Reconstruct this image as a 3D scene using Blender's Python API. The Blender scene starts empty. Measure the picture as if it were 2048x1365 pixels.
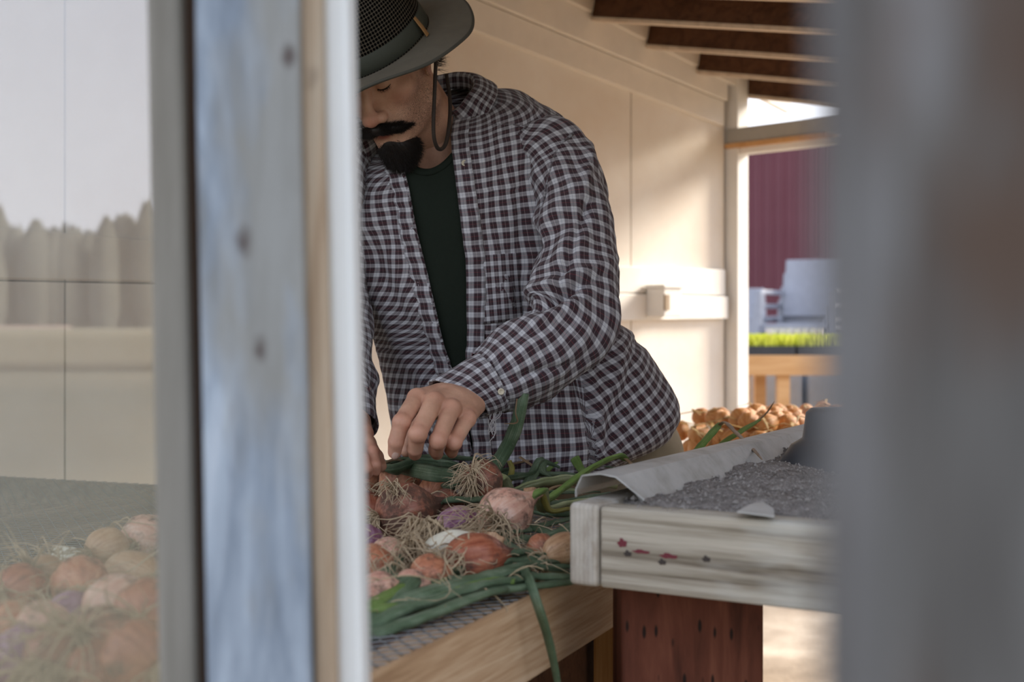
import bpy, bmesh, math, random
import numpy as np
from mathutils import Vector, Matrix, noise

# ------------------------------------------------------------------ camera, world, sun, exposure
FPX = 2048 * 50 / 36.0            # focal length in pixels of the 2048 px wide frame
HZ = 640.0                        # row of the horizon
CAMZ = 1.2
scene = bpy.context.scene
cam_d = bpy.data.cameras.new('camera'); cam = bpy.data.objects.new('camera', cam_d)
scene.collection.objects.link(cam); scene.camera = cam
cam.location = (0, 0, CAMZ); cam.rotation_euler = (math.pi / 2, 0, 0)
cam_d.lens = 50; cam_d.sensor_width = 36; cam_d.shift_y = -(682.5 - HZ) / 2048.0
cam_d.clip_start = 0.02; cam_d.clip_end = 500
cam_d.dof.use_dof = True; cam_d.dof.focus_distance = 2.18; cam_d.dof.aperture_fstop = 4.6
world = bpy.data.worlds.new('world'); scene.world = world; world.use_nodes = True
wn = world.node_tree; wn.nodes.clear()
wo = wn.nodes.new('ShaderNodeOutputWorld'); wb = wn.nodes.new('ShaderNodeBackground')
wc = wn.nodes.new('ShaderNodeTexCoord'); wsep = wn.nodes.new('ShaderNodeSeparateXYZ'); wr = wn.nodes.new('ShaderNodeValToRGB')
wn.links.new(wc.outputs['Generated'], wsep.inputs[0]); wn.links.new(wsep.outputs[2], wr.inputs[0])
wn.links.new(wr.outputs[0], wb.inputs[0]); wn.links.new(wb.outputs[0], wo.inputs[0])
wr.color_ramp.elements[0].position = 0.0; wr.color_ramp.elements[0].color = (0.92, 0.93, 0.98, 1)
wr.color_ramp.elements[1].position = 0.7; wr.color_ramp.elements[1].color = (0.66, 0.76, 0.98, 1)
wb.inputs[1].default_value = 1.35
sun_d = bpy.data.lights.new('sun', 'SUN'); sun = bpy.data.objects.new('sun', sun_d); scene.collection.objects.link(sun)
sun_d.energy = 6.0; sun_d.angle = 0.40; sun_d.color = (1.0, 0.91, 0.78)
SUN_FROM = Vector((1.0, .42, 0.60))       # the sun stands to the right and a little behind the far opening
sun.rotation_euler = (-SUN_FROM).to_track_quat('-Z', 'Y').to_euler(); sun.location = (6, 8, 8)
scene.view_settings.view_transform = 'Standard'; scene.view_settings.look = 'None'
scene.view_settings.gamma = 1; scene.view_settings.use_curve_mapping = False
scene.view_settings.exposure = 0.68

rng = random.Random(7); nr = np.random.default_rng(7)

def P(u, v, Y):
    return Vector(((u - 1024) / FPX * Y, Y, CAMZ - (v - HZ) / FPX * Y))
def Pz(u, v, z):
    return P(u, v, (CAMZ - z) * FPX / (v - HZ))

# ------------------------------------------------------------------ object helpers
def link(o, parent=None):
    scene.collection.objects.link(o)
    if parent is not None: o.parent = parent
    return o
def tag(o, label=None, cat=None, group=None, kind=None):
    if label: o['label'] = label
    if cat: o['category'] = cat
    if group: o['group'] = group
    if kind: o['kind'] = kind
    return o
def empty(name, loc=(0, 0, 0)):
    o = bpy.data.objects.new(name, None); o.location = loc; o.empty_display_size = .05
    return link(o)
def mesh_obj(name, verts, faces, mat, parent=None, smooth=True, uvs=None, cols=None, mi=None):
    """one mesh object; verts are given in world space; uvs: per vertex or per loop; cols: dict of per-vertex float attributes"""
    me = bpy.data.meshes.new(name)
    if parent is not None and parent.type == 'EMPTY' or parent is not None:
        wm = Matrix.Identity(4); p = parent
        while p is not None:
            wm = Matrix.LocRotScale(p.location, p.rotation_euler, p.scale) @ wm; p = p.parent
        if wm != Matrix.Identity(4):
            inv = wm.inverted(); verts = [inv @ Vector(v) for v in verts]
    me.from_pydata([tuple(v) for v in verts], [], [tuple(int(i) for i in f) for f in faces])
    me.update()
    if smooth: me.polygons.foreach_set('use_smooth', [True] * len(me.polygons))
    mats = mat if isinstance(mat, (list, tuple)) else [mat]
    for m in mats: me.materials.append(m)
    if mi is not None: me.polygons.foreach_set('material_index', list(mi))
    if uvs is not None:
        ul = me.uv_layers.new(name='UVMap'); li = np.zeros(len(me.loops), dtype=np.int32); me.loops.foreach_get('vertex_index', li)
        uv = np.asarray(uvs, dtype=np.float32)
        if len(uv) == len(me.vertices): uv = uv[li]
        ul.data.foreach_set('uv', uv.ravel())
    if cols:
        for k, a in cols.items():
            at = me.attributes.new(k, 'FLOAT', 'POINT'); at.data.foreach_set('value', np.asarray(a, dtype=np.float32))
    me.validate()
    return link(bpy.data.objects.new(name, me), parent)

class Geo:
    def __init__(s): s.v = []; s.f = []; s.uv = []
    def add(s, v, f, uv=None):
        n = len(s.v); s.v += [Vector(p) for p in v]; s.f += [tuple(i + n for i in q) for q in f]
        s.uv += list(uv) if uv is not None else [(0, 0)] * len(v)
    def hexa(s, b, t):                      # bottom four and top four corners, same order
        v = list(b) + list(t)
        s.add(v, [(3, 2, 1, 0), (4, 5, 6, 7), (0, 1, 5, 4), (1, 2, 6, 5), (2, 3, 7, 6), (3, 0, 4, 7)])
    def box(s, c, size, M=None):
        c = Vector(c); x, y, z = [k / 2 for k in size]; M = M or Matrix.Identity(3)
        q = [(-x, -y), (x, -y), (x, y), (-x, y)]
        s.hexa([c + M @ Vector((a, b, -z)) for a, b in q], [c + M @ Vector((a, b, z)) for a, b in q])
    def beam(s, a, b, w, h, up=(0, 0, 1)):
        a = Vector(a); b = Vector(b); d = (b - a).normalized(); sd = d.cross(Vector(up)).normalized(); u = sd.cross(d)
        q = [(-w / 2, -h / 2), (w / 2, -h / 2), (w / 2, h / 2), (-w / 2, h / 2)]
        s.hexa([a + sd * x + u * y for x, y in q], [b + sd * x + u * y for x, y in q])
    def tube(s, pts, rad, seg=8, flat=1.0, cap=True, up=(0, 0, 1), uvl=True):
        pts = [Vector(p) for p in pts]; n = len(pts)
        if not hasattr(rad, '__len__'): rad = [rad] * n
        T = [(pts[min(i + 1, n - 1)] - pts[max(i - 1, 0)]).normalized() for i in range(n)]
        nrm = Vector(up); nrm = nrm - T[0] * nrm.dot(T[0])
        if nrm.length < 1e-3: nrm = Vector((1, 0, 0)) - T[0] * T[0].x
        nrm.normalize(); v = []; uv = []; L = 0
        for i in range(n):
            nrm = nrm - T[i] * nrm.dot(T[i]); nrm.normalize(); bi = T[i].cross(nrm)
            if i: L += (pts[i] - pts[i - 1]).length
            for k in range(seg):
                a = 2 * math.pi * k / seg
                v.append(pts[i] + bi * math.cos(a) * rad[i] + nrm * math.sin(a) * rad[i] * flat); uv.append((k / seg, L))
        f = [(i * seg + k, i * seg + (k + 1) % seg, (i + 1) * seg + (k + 1) % seg, (i + 1) * seg + k) for i in range(n - 1) for k in range(seg)]
        if cap: f += [tuple(range(seg))[::-1], tuple((n - 1) * seg + k for k in range(seg))]
        s.add(v, f, uv)
    def obj(s, name, mat, parent=None, smooth=False, **k):
        return mesh_obj(name, s.v, s.f, mat, parent, smooth, uvs=s.uv, **k)
def bevel(o, w=.003, seg=2):
    m = o.modifiers.new('bevel', 'BEVEL'); m.width = w; m.segments = seg; m.limit_method = 'ANGLE'; m.angle_limit = math.radians(40)
    return o
def catmull(pts, n):
    pts = [np.array(tuple(p), float) for p in pts]; Q = [2 * pts[0] - pts[1]] + pts + [2 * pts[-1] - pts[-2]]; out = []
    m = len(pts) - 1
    for k in range(n):
        t = k / (n - 1) * m; i = min(int(t), m - 1); t -= i
        a, b, c, d = Q[i:i + 4]
        out.append(.5 * ((2 * b) + (c - a) * t + (2 * a - 5 * b + 4 * c - d) * t * t + (3 * b - a - 3 * c + d) * t ** 3))
    return out
def V3(l): return [Vector(x) for x in l]

# ------------------------------------------------------------------ implicit surfaces (for the body)
def smin(a, b, k):
    h = np.clip(.5 + .5 * (b - a) / k, 0, 1); return b + (a - b) * h - k * h * (1 - h)
def sdf_mesh(prims, h, lo, hi):
    lo = np.array(lo, float); hi = np.array(hi, float); n = np.ceil((hi - lo) / h).astype(int) + 1
    ax = [lo[i] + h * np.arange(n[i]) for i in range(3)]
    D = np.full(n, .5, np.float32)
    for p in prims:
        kind, k = p[0], p[-1]
        if kind == 'cap':
            a, b, ra, rb = np.array(tuple(p[1]), float), np.array(tuple(p[2]), float), p[3], p[4]; mx = max(ra, rb)
            bl, bh = np.minimum(a, b) - mx, np.maximum(a, b) + mx
        else:
            c, r = np.array(tuple(p[1]), float), np.array(p[2], float); R = p[3]; bl, bh = c - r.max(), c + r.max()
        m = k + 4 * h; i0 = np.clip(((bl - m - lo) / h).astype(int), 0, n); i1 = np.clip(((bh + m - lo) / h).astype(int) + 2, 0, n)
        if (i1 <= i0).any(): continue
        X, Y, Z = np.meshgrid(*[ax[i][i0[i]:i1[i]] for i in range(3)], indexing='ij')
        if kind == 'cap':
            ba = b - a; L2 = (ba ** 2).sum() + 1e-12
            t = np.clip(((X - a[0]) * ba[0] + (Y - a[1]) * ba[1] + (Z - a[2]) * ba[2]) / L2, 0, 1)
            d = np.sqrt((X - a[0] - t * ba[0]) ** 2 + (Y - a[1] - t * ba[1]) ** 2 + (Z - a[2] - t * ba[2]) ** 2) - (ra + (rb - ra) * t)
        else:
            Q = np.stack([X - c[0], Y - c[1], Z - c[2]], -1)
            if R is not None: Q = Q @ np.array(R, float)
            k0 = np.sqrt(((Q / r) ** 2).sum(-1)); k1 = np.sqrt(((Q / r ** 2) ** 2).sum(-1)) + 1e-9; d = k0 * (k0 - 1) / k1
            d = np.where(k0 < 1e-6, -r.min(), d)
        sl = tuple(slice(i0[i], i1[i]) for i in range(3))
        if kind == 'sub': D[sl] = -smin(-D[sl], d, max(k, 1e-4))
        else: D[sl] = smin(D[sl], d, max(k, 1e-4))
    s = D < 0
    c = np.zeros(np.array(s.shape) - 1, np.int8); off = [(i, j, k) for i in (0, 1) for j in (0, 1) for k in (0, 1)]
    sh = c.shape
    for o in off: c += s[o[0]:o[0] + sh[0], o[1]:o[1] + sh[1], o[2]:o[2] + sh[2]]
    I = np.argwhere((c > 0) & (c < 8)); idx = -np.ones(sh, int); idx[tuple(I.T)] = np.arange(len(I))
    acc = np.zeros((len(I), 3)); cnt = np.zeros(len(I))
    for o in off:
        for a in range(3):
            if o[a]: continue
            o2 = list(o); o2[a] = 1
            d0 = D[I[:, 0] + o[0], I[:, 1] + o[1], I[:, 2] + o[2]]; d1 = D[I[:, 0] + o2[0], I[:, 1] + o2[1], I[:, 2] + o2[2]]
            x = (d0 < 0) != (d1 < 0); t = np.where(x, d0 / np.where(x, d0 - d1, 1), 0)
            q = np.array(o, float)[None].repeat(len(I), 0); q[:, a] += t; acc[x] += q[x]; cnt[x] += 1
    vert = lo + h * (I + acc / cnt[:, None])
    F = []
    for a in range(3):
        sl0 = [slice(1, -1)] * 3; sl1 = [slice(1, -1)] * 3; sl0[a] = slice(0, -1); sl1[a] = slice(1, None)
        s0 = s[tuple(sl0)]; s1 = s[tuple(sl1)]; E = np.argwhere(s0 != s1); fl = s0[tuple(E.T)]
        E = E + np.array([0 if i == a else 1 for i in range(3)]); b, c2 = [(1, 2), (2, 0), (0, 1)][a]
        def g(db, dc):
            q = E.copy(); q[:, b] -= db; q[:, c2] -= dc; return idx[tuple(q.T)]
        q = np.stack([g(1, 1), g(0, 1), g(0, 0), g(1, 0)], 1); q[~fl] = q[~fl][:, ::-1]; F.append(q)
    F = np.concatenate(F); F = F[(F >= 0).all(1)]
    return vert, F
def smooth_mesh(v, f, it=2, lam=.5):
    v = v.copy(); e = np.concatenate([f[:, [0, 1]], f[:, [1, 2]], f[:, [2, 3]], f[:, [3, 0]]])
    for _ in range(it):
        s = np.zeros_like(v); c = np.zeros(len(v))
        for q in range(3): s[:, q] = np.bincount(e[:, 0], v[e[:, 1], q], len(v)) + np.bincount(e[:, 1], v[e[:, 0], q], len(v))
        c = np.bincount(e[:, 0], minlength=len(v)) + np.bincount(e[:, 1], minlength=len(v))
        v += lam * (s / np.maximum(c, 1)[:, None] - v)
    return v

# ------------------------------------------------------------------ materials
class NT:
    def __init__(s, name):
        s.m = bpy.data.materials.new(name); s.m.use_nodes = True; s.t = s.m.node_tree; s.t.nodes.clear()
        s.out = s.n('ShaderNodeOutputMaterial'); s.b = s.n('ShaderNodeBsdfPrincipled'); s.l(s.b.outputs[0], s.out.inputs[0])
    def n(s, t, **k):
        x = s.t.nodes.new(t)
        for a, b in k.items(): setattr(x, a, b)
        return x
    def l(s, a, b): s.t.links.new(a, b)
    def inp(s, node, i, val):
        if hasattr(val, 'is_output') or hasattr(val, 'links'): s.l(val, node.inputs[i])
        else: node.inputs[i].default_value = val
    def math(s, op, a, b=0.0, c=0.0, clamp=False):
        x = s.n('ShaderNodeMath', operation=op, use_clamp=clamp); s.inp(x, 0, a); s.inp(x, 1, b)
        if op in ('MULTIPLY_ADD', 'SMOOTH_MIN', 'COMPARE'): s.inp(x, 2, c)
        return x.outputs[0]
    def coord(s, kind='Object', scale=(1, 1, 1), rot=(0, 0, 0), loc=(0, 0, 0)):
        tc = s.n('ShaderNodeTexCoord'); mp = s.n('ShaderNodeMapping'); s.l(tc.outputs[kind], mp.inputs[0])
        mp.inputs['Scale'].default_value = scale; mp.inputs['Rotation'].default_value = rot; mp.inputs['Location'].default_value = loc
        return mp.outputs[0]
    def noise(s, vec, scale=5, detail=4, rough=.55, dist=0.0):
        x = s.n('ShaderNodeTexNoise'); s.l(vec, x.inputs['Vector']); x.inputs['Scale'].default_value = scale
        x.inputs['Detail'].default_value = detail; x.inputs['Roughness'].default_value = rough; x.inputs['Distortion'].default_value = dist
        return x.outputs[0]
    def ramp(s, fac, stops, interp='LINEAR'):
        x = s.n('ShaderNodeValToRGB'); x.color_ramp.interpolation = interp; e = x.color_ramp.elements
        while len(e) < len(stops): e.new(.5)
        for i, (p, c) in enumerate(stops): e[i].position = p; e[i].color = (*c, 1) if len(c) == 3 else c
        s.l(fac, x.inputs[0]); return x.outputs[0]
    def mix(s, fac, a, b, mode='MIX'):
        x = s.n('ShaderNodeMix', data_type='RGBA', blend_type=mode)
        s.inp(x, 0, fac)
        for i, c in ((6, a), (7, b)):
            if isinstance(c, tuple): x.inputs[i].default_value = (*c, 1)
            else: s.l(c, x.inputs[i])
        return x.outputs[2]
    def bump(s, h, strength=.3, dist=.002):
        x = s.n('ShaderNodeBump'); x.inputs['Strength'].default_value = strength; x.inputs['Distance'].default_value = dist
        s.l(h, x.inputs['Height']); s.l(x.outputs[0], s.b.inputs['Normal']); return x
    def done(s, color=None, rough=.6, metal=0.0, spec=.4, **k):
        if color is not None: s.inp(s.b, 'Base Color', (*color, 1) if isinstance(color, tuple) else color)
        s.inp(s.b, 'Roughness', rough); s.inp(s.b, 'Metallic', metal); s.inp(s.b, 'Specular IOR Level', spec)
        for a, b in k.items(): s.inp(s.b, a, b)
        return s.m
    def attr(s, name):
        x = s.n('ShaderNodeAttribute'); x.attribute_name = name; return x.outputs['Fac']

def plain(name, c, rough=.6, metal=0., var=.15, scale=20, bump=.1, spec=.4):
    t = NT(name); co = t.coord(); nz = t.noise(co, scale, 4)
    col = t.mix(nz, tuple(x * (1 - var) for x in c), tuple(min(1, x * (1 + var)) for x in c))
    if bump: t.bump(nz, bump)
    return t.done(col, rough, metal, spec)
def wood(name, stops, axis=(0, 0, 1), scale=14, stretch=.06, knots=(), dark=None, rough=.75, bump=.4, patch=None, spec=.25, kcol=(.09, .06, .045), rot=(0, 0, 0), saw=0):
    """stops: colour ramp over the grain; knots: list of (point, radius) in object space"""
    t = NT(name); sc = [1 if a == 0 else stretch for a in axis]
    co = t.coord(scale=sc, rot=rot); vec = co
    g = t.noise(co, scale, 6, .6, 1.2); g2 = t.noise(co, scale * 6, 5, .6)
    f = t.math('ADD', t.math('MULTIPLY', g, .72), t.math('MULTIPLY', g2, .28))
    col = t.ramp(f, stops)
    if patch:
        pn = t.noise(t.coord(scale=[1 if a == 0 else .3 for a in axis], loc=(3, 1, 2)), patch[1], 4, .6)
        pf = t.ramp(pn, [(patch[2], (0, 0, 0)), (patch[2] + patch[3], (1, 1, 1))]); col = t.mix(t.math('MULTIPLY', pf, patch[4] if len(patch) > 4 else 1), col, patch[0])
    if saw:
        w = t.n('ShaderNodeTexWave'); w.inputs['Scale'].default_value = saw; w.inputs['Distortion'].default_value = 2
        t.l(t.coord(), w.inputs[0]); col = t.mix(t.math('MULTIPLY', w.outputs['Fac'], .15), col, (.1, .09, .07))
    tc = t.n('ShaderNodeTexCoord')
    for (p, r) in knots:
        vm = t.n('ShaderNodeVectorMath', operation='SUBTRACT'); t.l(tc.outputs['Object'], vm.inputs[0]); vm.inputs[1].default_value = p
        v2 = t.n('ShaderNodeVectorMath', operation='MULTIPLY'); t.l(vm.outputs[0], v2.inputs[0]); v2.inputs[1].default_value = [1 / r if a == 0 else .55 / r for a in axis]
        ln = t.n('ShaderNodeVectorMath', operation='LENGTH'); t.l(v2.outputs[0], ln.inputs[0])
        wob = t.math('ADD', ln.outputs['Value'], t.math('MULTIPLY', t.noise(t.coord(), 60, 3), .8))
        fac = t.ramp(wob, [(.5, (1, 1, 1)), (1.0, (0, 0, 0))]); col = t.mix(t.math('MULTIPLY', fac, .85), col, kcol)
    t.bump(f, bump, .003)
    return t.done(col, rough, 0, spec)
# ------------------------------------------------------------------ material library
M = {}
M['cream'] = (lambda t: (lambda co: t.done(t.mix(t.ramp(t.noise(co, 3.5, 5, .65), [(.35, (0, 0, 0)), (.75, (1, 1, 1))]), (.82, .76, .68), (.74, .65, .55)), .75, 0, .2))(t.coord()))(NT('cream wall paint'))
M['white'] = plain('white paint', (.80, .77, .72), .55, var=.07)
M['trimwhite'] = plain('trim paint', (.80, .74, .66), .6, var=.08)
M['gap'] = plain('dark gap', (.10, .08, .06), .9)
M['blue_post'] = wood('blue grey weathered wood', [(.25, (.10, .115, .135)), (.42, (.20, .24, .295)), (.58, (.34, .395, .465)), (.75, (.50, .55, .61))], scale=20, stretch=.16, patch=((.24, .23, .20), 11, .48, .14, .75), knots=[((-.174, .925, 1.250), .012), ((-.1635, .925, 1.180), .010), ((-.145, .925, 1.372), .010)], kcol=(.07, .05, .045))
M['grey_board'] = wood('grey weathered board', [(.25, (.17, .155, .13)), (.5, (.25, .235, .205)), (.75, (.34, .32, .285))], scale=20, stretch=.06)
M['brown_edge'] = wood('brown bare wood', [(.3, (.22, .14, .08)), (.5, (.36, .28, .20)), (.7, (.42, .40, .34))], scale=22, stretch=.08, knots=[((-.132, .93, 1.36), .012)])
M['right_post'] = wood('rough grey post wood', [(.36, (.040, .034, .030)), (.5, (.115, .112, .11)), (.64, (.21, .21, .22))], scale=42, stretch=.10, patch=((.075, .045, .03), 30, .52, .1, .85))
M['tray_board'] = wood('pale weathered plank', [(.3, (.11, .085, .06)), (.42, (.27, .235, .18)), (.54, (.43, .39, .32)), (.72, (.55, .50, .41))], axis=(1, 0, 0), scale=46, stretch=.035, patch=((.50, .50, .46), 9, .52, .1, .6), knots=[((.075, 0, .005), .006), ((.115, 0, -.012), .006), ((.205, 0, -.005), .005), ((.19, 0, .03), .008)], kcol=(.06, .055, .05))
M['endgrain'] = wood('bleached end grain', [(.3, (.22, .17, .12)), (.5, (.46, .42, .36)), (.7, (.60, .57, .51))], scale=9, stretch=.8, saw=55, patch=((.62, .62, .60), 30, .5, .2, .6))
M['table_wood'] = wood('fresh fir beam', [(.3, (.27, .16, .085)), (.45, (.42, .275, .16)), (.55, (.52, .37, .235)), (.7, (.62, .47, .33))], axis=(0, 1, 0), scale=40, stretch=.04, patch=((.28, .24, .19), 8, .55, .2, .6))
M['leg_wood'] = wood('orange fir leg', [(.3, (.22, .095, .025)), (.5, (.34, .16, .05)), (.7, (.45, .24, .09))], scale=34, stretch=.04)
M['red_post'] = (lambda: None)()
t = NT('red brown treated lumber'); co = t.coord(scale=(1, 1, .07)); g = t.noise(co, 22, 6, .6, 1.5)
col = t.ramp(g, [(.3, (.055, .017, .010)), (.5, (.12, .038, .022)), (.7, (.20, .075, .045))])
br = t.n('ShaderNodeTexBrick'); t.l(t.coord(scale=(1, 1, 1), rot=(math.pi / 2, math.pi / 2, 0)), br.inputs[0])
vo = t.n('ShaderNodeTexVoronoi'); t.l(t.coord(scale=(60, 60, 17)), vo.inputs[0]); vo.inputs['Scale'].default_value = 1; vo.inputs['Randomness'].default_value = .35
slit = t.ramp(vo.outputs['Distance'], [(.10, (1, 1, 1)), (.16, (0, 0, 0))]); t.t.nodes.remove(br)
col = t.mix(slit, col, (.015, .008, .006)); t.bump(g, .3); M['red_post'] = t.done(col, .7, 0, .2)
M['rafter'] = wood('dark brown rafter', [(.3, (.05, .022, .012)), (.6, (.13, .060, .032))], axis=(1, 0, 0), scale=20, stretch=.1)
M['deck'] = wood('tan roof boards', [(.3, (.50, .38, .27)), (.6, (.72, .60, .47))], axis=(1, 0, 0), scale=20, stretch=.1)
M['orange_wood'] = wood('orange wood', [(.3, (.50, .25, .09)), (.7, (.70, .42, .20))], axis=(1, 0, 0), scale=20)
M['metal'] = (lambda t: (lambda co: (t.bump(t.noise(co, 18, 3), .12), t.done(t.ramp(t.noise(co, 14, 5, .65), [(.3, (.30, .285, .25)), (.5, (.44, .44, .42)), (.75, (.54, .54, .52))]), .55, .25, .3))[1])(t.coord()))(NT('dull galvanised flashing'))
M['wire'] = plain('galvanised wire', (.19, .20, .20), .5, .4)
t = NT('grey soil'); co = t.coord(); a = t.noise(co, 70, 8, .75); b = t.noise(co, 400, 3)
col = t.ramp(t.math('ADD', t.math('MULTIPLY', a, .6), t.math('MULTIPLY', b, .4)), [(.3, (.10, .088, .078)), (.5, (.23, .21, .195)), (.70, (.42, .39, .37))])
t.bump(b, .8, .004); M['soil'] = t.done(col, .95, 0, .1)
M['crumb'] = plain('soil crumb', (.27, .25, .23), .95, var=.5, scale=120)
M['black_plastic'] = plain('black plastic', (.035, .037, .042), .45, var=.2)
t = NT('packed earth floor'); co = t.coord(); a = t.noise(co, 2.2, 6, .6); col = t.ramp(a, [(.3, (.17, .125, .085)), (.5, (.32, .25, .18)), (.7, (.50, .41, .31))]); t.bump(t.noise(co, 60, 5), .4, .01); M['floor'] = t.done(col, .95, 0, .1)
t = NT('dry grass field'); co = t.coord(scale=(.3, 1, 1)); a = t.noise(co, .12, 6, .6); col = t.ramp(a, [(.3, (.07, .085, .055)), (.5, (.13, .125, .08)), (.62, (.21, .18, .11)), (.75, (.10, .11, .09))]); M['field'] = t.done(col, .95, 0, .1)
M['treeline'] = plain('tree foliage far', (.13, .13, .11), .9, var=.4, scale=.5)
t = NT('maroon metal siding'); co = t.coord(); sp = t.n('ShaderNodeSeparateXYZ'); t.l(co, sp.inputs[0])
M['barn'] = t.done(t.mix(t.noise(co, 3), (.12, .036, .047), (.16, .052, .066)), .5, 0, .3)
M['yellow_leaf'] = plain('sprout green', (.62, .64, .06), .6, var=.3, scale=60)
M['grey_chair'] = plain('grey plastic', (.27, .28, .32), .5)
M['pale_plastic'] = plain('pale plastic', (.62, .62, .66), .35)
M['blue_tote'] = plain('blue grey plastic', (.36, .40, .45), .5)
# glass pane: thin, dusty film that mirrors the field behind the camera
t = NT('dusty window pane'); tr = t.n('ShaderNodeBsdfTransparent'); tr.inputs[0].default_value = (.93, .94, .93, 1)
gl = t.n('ShaderNodeBsdfGlossy'); gl.inputs['Roughness'].default_value = .012; gl.inputs['Color'].default_value = (.95, .96, 1, 1)
df = t.n('ShaderNodeBsdfDiffuse'); df.inputs[0].default_value = (.75, .74, .72, 1)
m1 = t.n('ShaderNodeMixShader'); m1.inputs[0].default_value = .15; t.l(tr.outputs[0], m1.inputs[1]); t.l(gl.outputs[0], m1.inputs[2])
m2 = t.n('ShaderNodeMixShader'); t.l(t.math('MULTIPLY_ADD', t.noise(t.coord(scale=(1, 1, .5)), 6, 4), .04, .015), m2.inputs[0]); t.l(m1.outputs[0], m2.inputs[1]); t.l(df.outputs[0], m2.inputs[2])
t.l(m2.outputs[0], t.out.inputs[0]); t.t.nodes.remove(t.b); M['pane'] = t.m
# skin
t = NT('skin'); co = t.coord(); n1 = t.noise(co, 26, 5, .6); n2 = t.noise(co, 900, 2)
col = t.ramp(n1, [(.3, (.46, .25, .165)), (.55, (.60, .345, .235)), (.75, (.68, .41, .29))])
col = t.mix(t.attr('red'), col, (.50, .15, .105)); col = t.mix(t.attr('lip'), col, (.36, .11, .085))
st = t.ramp(n2, [(.50, (0, 0, 0)), (.58, (1, 1, 1))]); col = t.mix(t.math('MULTIPLY', st, t.attr('stub'), clamp=True), col, (.045, .03, .025))
col = t.mix(t.attr('crease'), col, (.20, .075, .045)); t.bump(t.noise(co, 350, 4, .6), .25, .0012)
M['skin'] = t.done(col, .5, 0, .35, **{'Subsurface Weight': .08, 'Subsurface Scale': .006})
M['nail'] = plain('finger nail', (.60, .42, .34), .3, var=.06)
M['hair'] = plain('black hair', (.016, .011, .009), .5, var=.4, scale=200, spec=.3)
M['brownhair'] = plain('dark brown hair', (.022, .014, .010), .5, var=.4, scale=200)
# plaid
t = NT('maroon navy and white plaid flannel'); tc = t.n('ShaderNodeTexCoord'); sp = t.n('ShaderNodeSeparateXYZ'); t.l(tc.outputs['UV'], sp.inputs[0])
PER = .0200
def yarn(ax, shift):
    f = t.math('FRACT', t.math('ADD', t.math('MULTIPLY', sp.outputs[ax], 1 / PER), shift))
    dk, wh, rd, pk = (.028, .009, .012), (.68, .69, .71), (.36, .03, .04), (.55, .42, .40)
    return t.ramp(f, [(0, dk), (.14, dk), (.23, (.30, .03, .04) if ax else (.45, .36, .36)), (.265, dk), (.54, (.24, .22, .26)), (.57, wh), (.735, (.24, .28, .36)), (.765, wh), (.95, (.24, .22, .26))], 'CONSTANT')
A = yarn(0, .1); B = yarn(1, .3)
col = t.mix(.5, A, B)
dk2 = t.mix(1.0, A, B, 'MULTIPLY'); col = t.mix(.38, col, t.n('ShaderNodeGamma').outputs[0]) if False else t.mix(.30, col, dk2)
wv = t.noise(t.coord('UV', scale=(1, 1, 1)), 900, 2); fw = t.noise(t.coord('UV'), 8, 4, .6)
col = t.mix(t.math('MULTIPLY', wv, .35), col, (.16, .12, .14)); t.bump(t.math('ADD', t.math('MULTIPLY', wv, .12), fw), .7, .010)
M['plaid'] = t.done(col, .9, 0, .15, **{'Sheen Weight': .15})
M['tshirt'] = plain('dark green jersey', (.012, .017, .012), .9, var=.2, scale=300, spec=.15)
M['trousers'] = plain('khaki canvas', (.30, .255, .18), .85, var=.15, scale=60)
M['boot'] = plain('brown leather', (.08, .05, .03), .6)
M['button'] = plain('bone button', (.60, .54, .40), .35, var=.05)
t = NT('olive waxed canvas'); co = t.coord(); w = t.noise(co, 30, 5, .6)
M['brim'] = t.done(t.mix(w, (.10, .092, .07), (.17, .152, .118)), .7, 0, .3); t.bump(t.noise(co, 700, 2), .2, .001)
M['band'] = plain('dark olive webbing', (.045, .050, .038), .7, var=.15, scale=300)
M['tan_leather'] = plain('tan leather tab', (.30, .16, .06), .6)
M['cord'] = plain('dark braided cord', (.035, .024, .018), .7, var=.4, scale=500)
t = NT('crown mesh netting'); tc = t.coord('UV', scale=(1, 1, 1)); vo = t.n('ShaderNodeTexVoronoi', voronoi_dimensions='2D'); t.l(t.coord('UV', scale=(170, 170, 1)), vo.inputs[0]); vo.inputs['Randomness'].default_value = 0; vo.inputs['Scale'].default_value = 1
hole = t.ramp(vo.outputs['Distance'], [(.38, (1, 1, 1)), (.45, (0, 0, 0))]); t.b.inputs['Base Color'].default_value = (.060, .048, .032, 1); t.b.inputs['Roughness'].default_value = .7
hb = t.n('ShaderNodeBsdfDiffuse'); hb.inputs[0].default_value = (.004, .004, .004, 1); mx = t.n('ShaderNodeMixShader'); t.l(hole, mx.inputs[0]); t.l(t.b.outputs[0], mx.inputs[1]); t.l(hb.outputs[0], mx.inputs[2]); t.l(mx.outputs[0], t.out.inputs[0])
t.bump(hole, .5, -.002); M['netting'] = t.m
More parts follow.
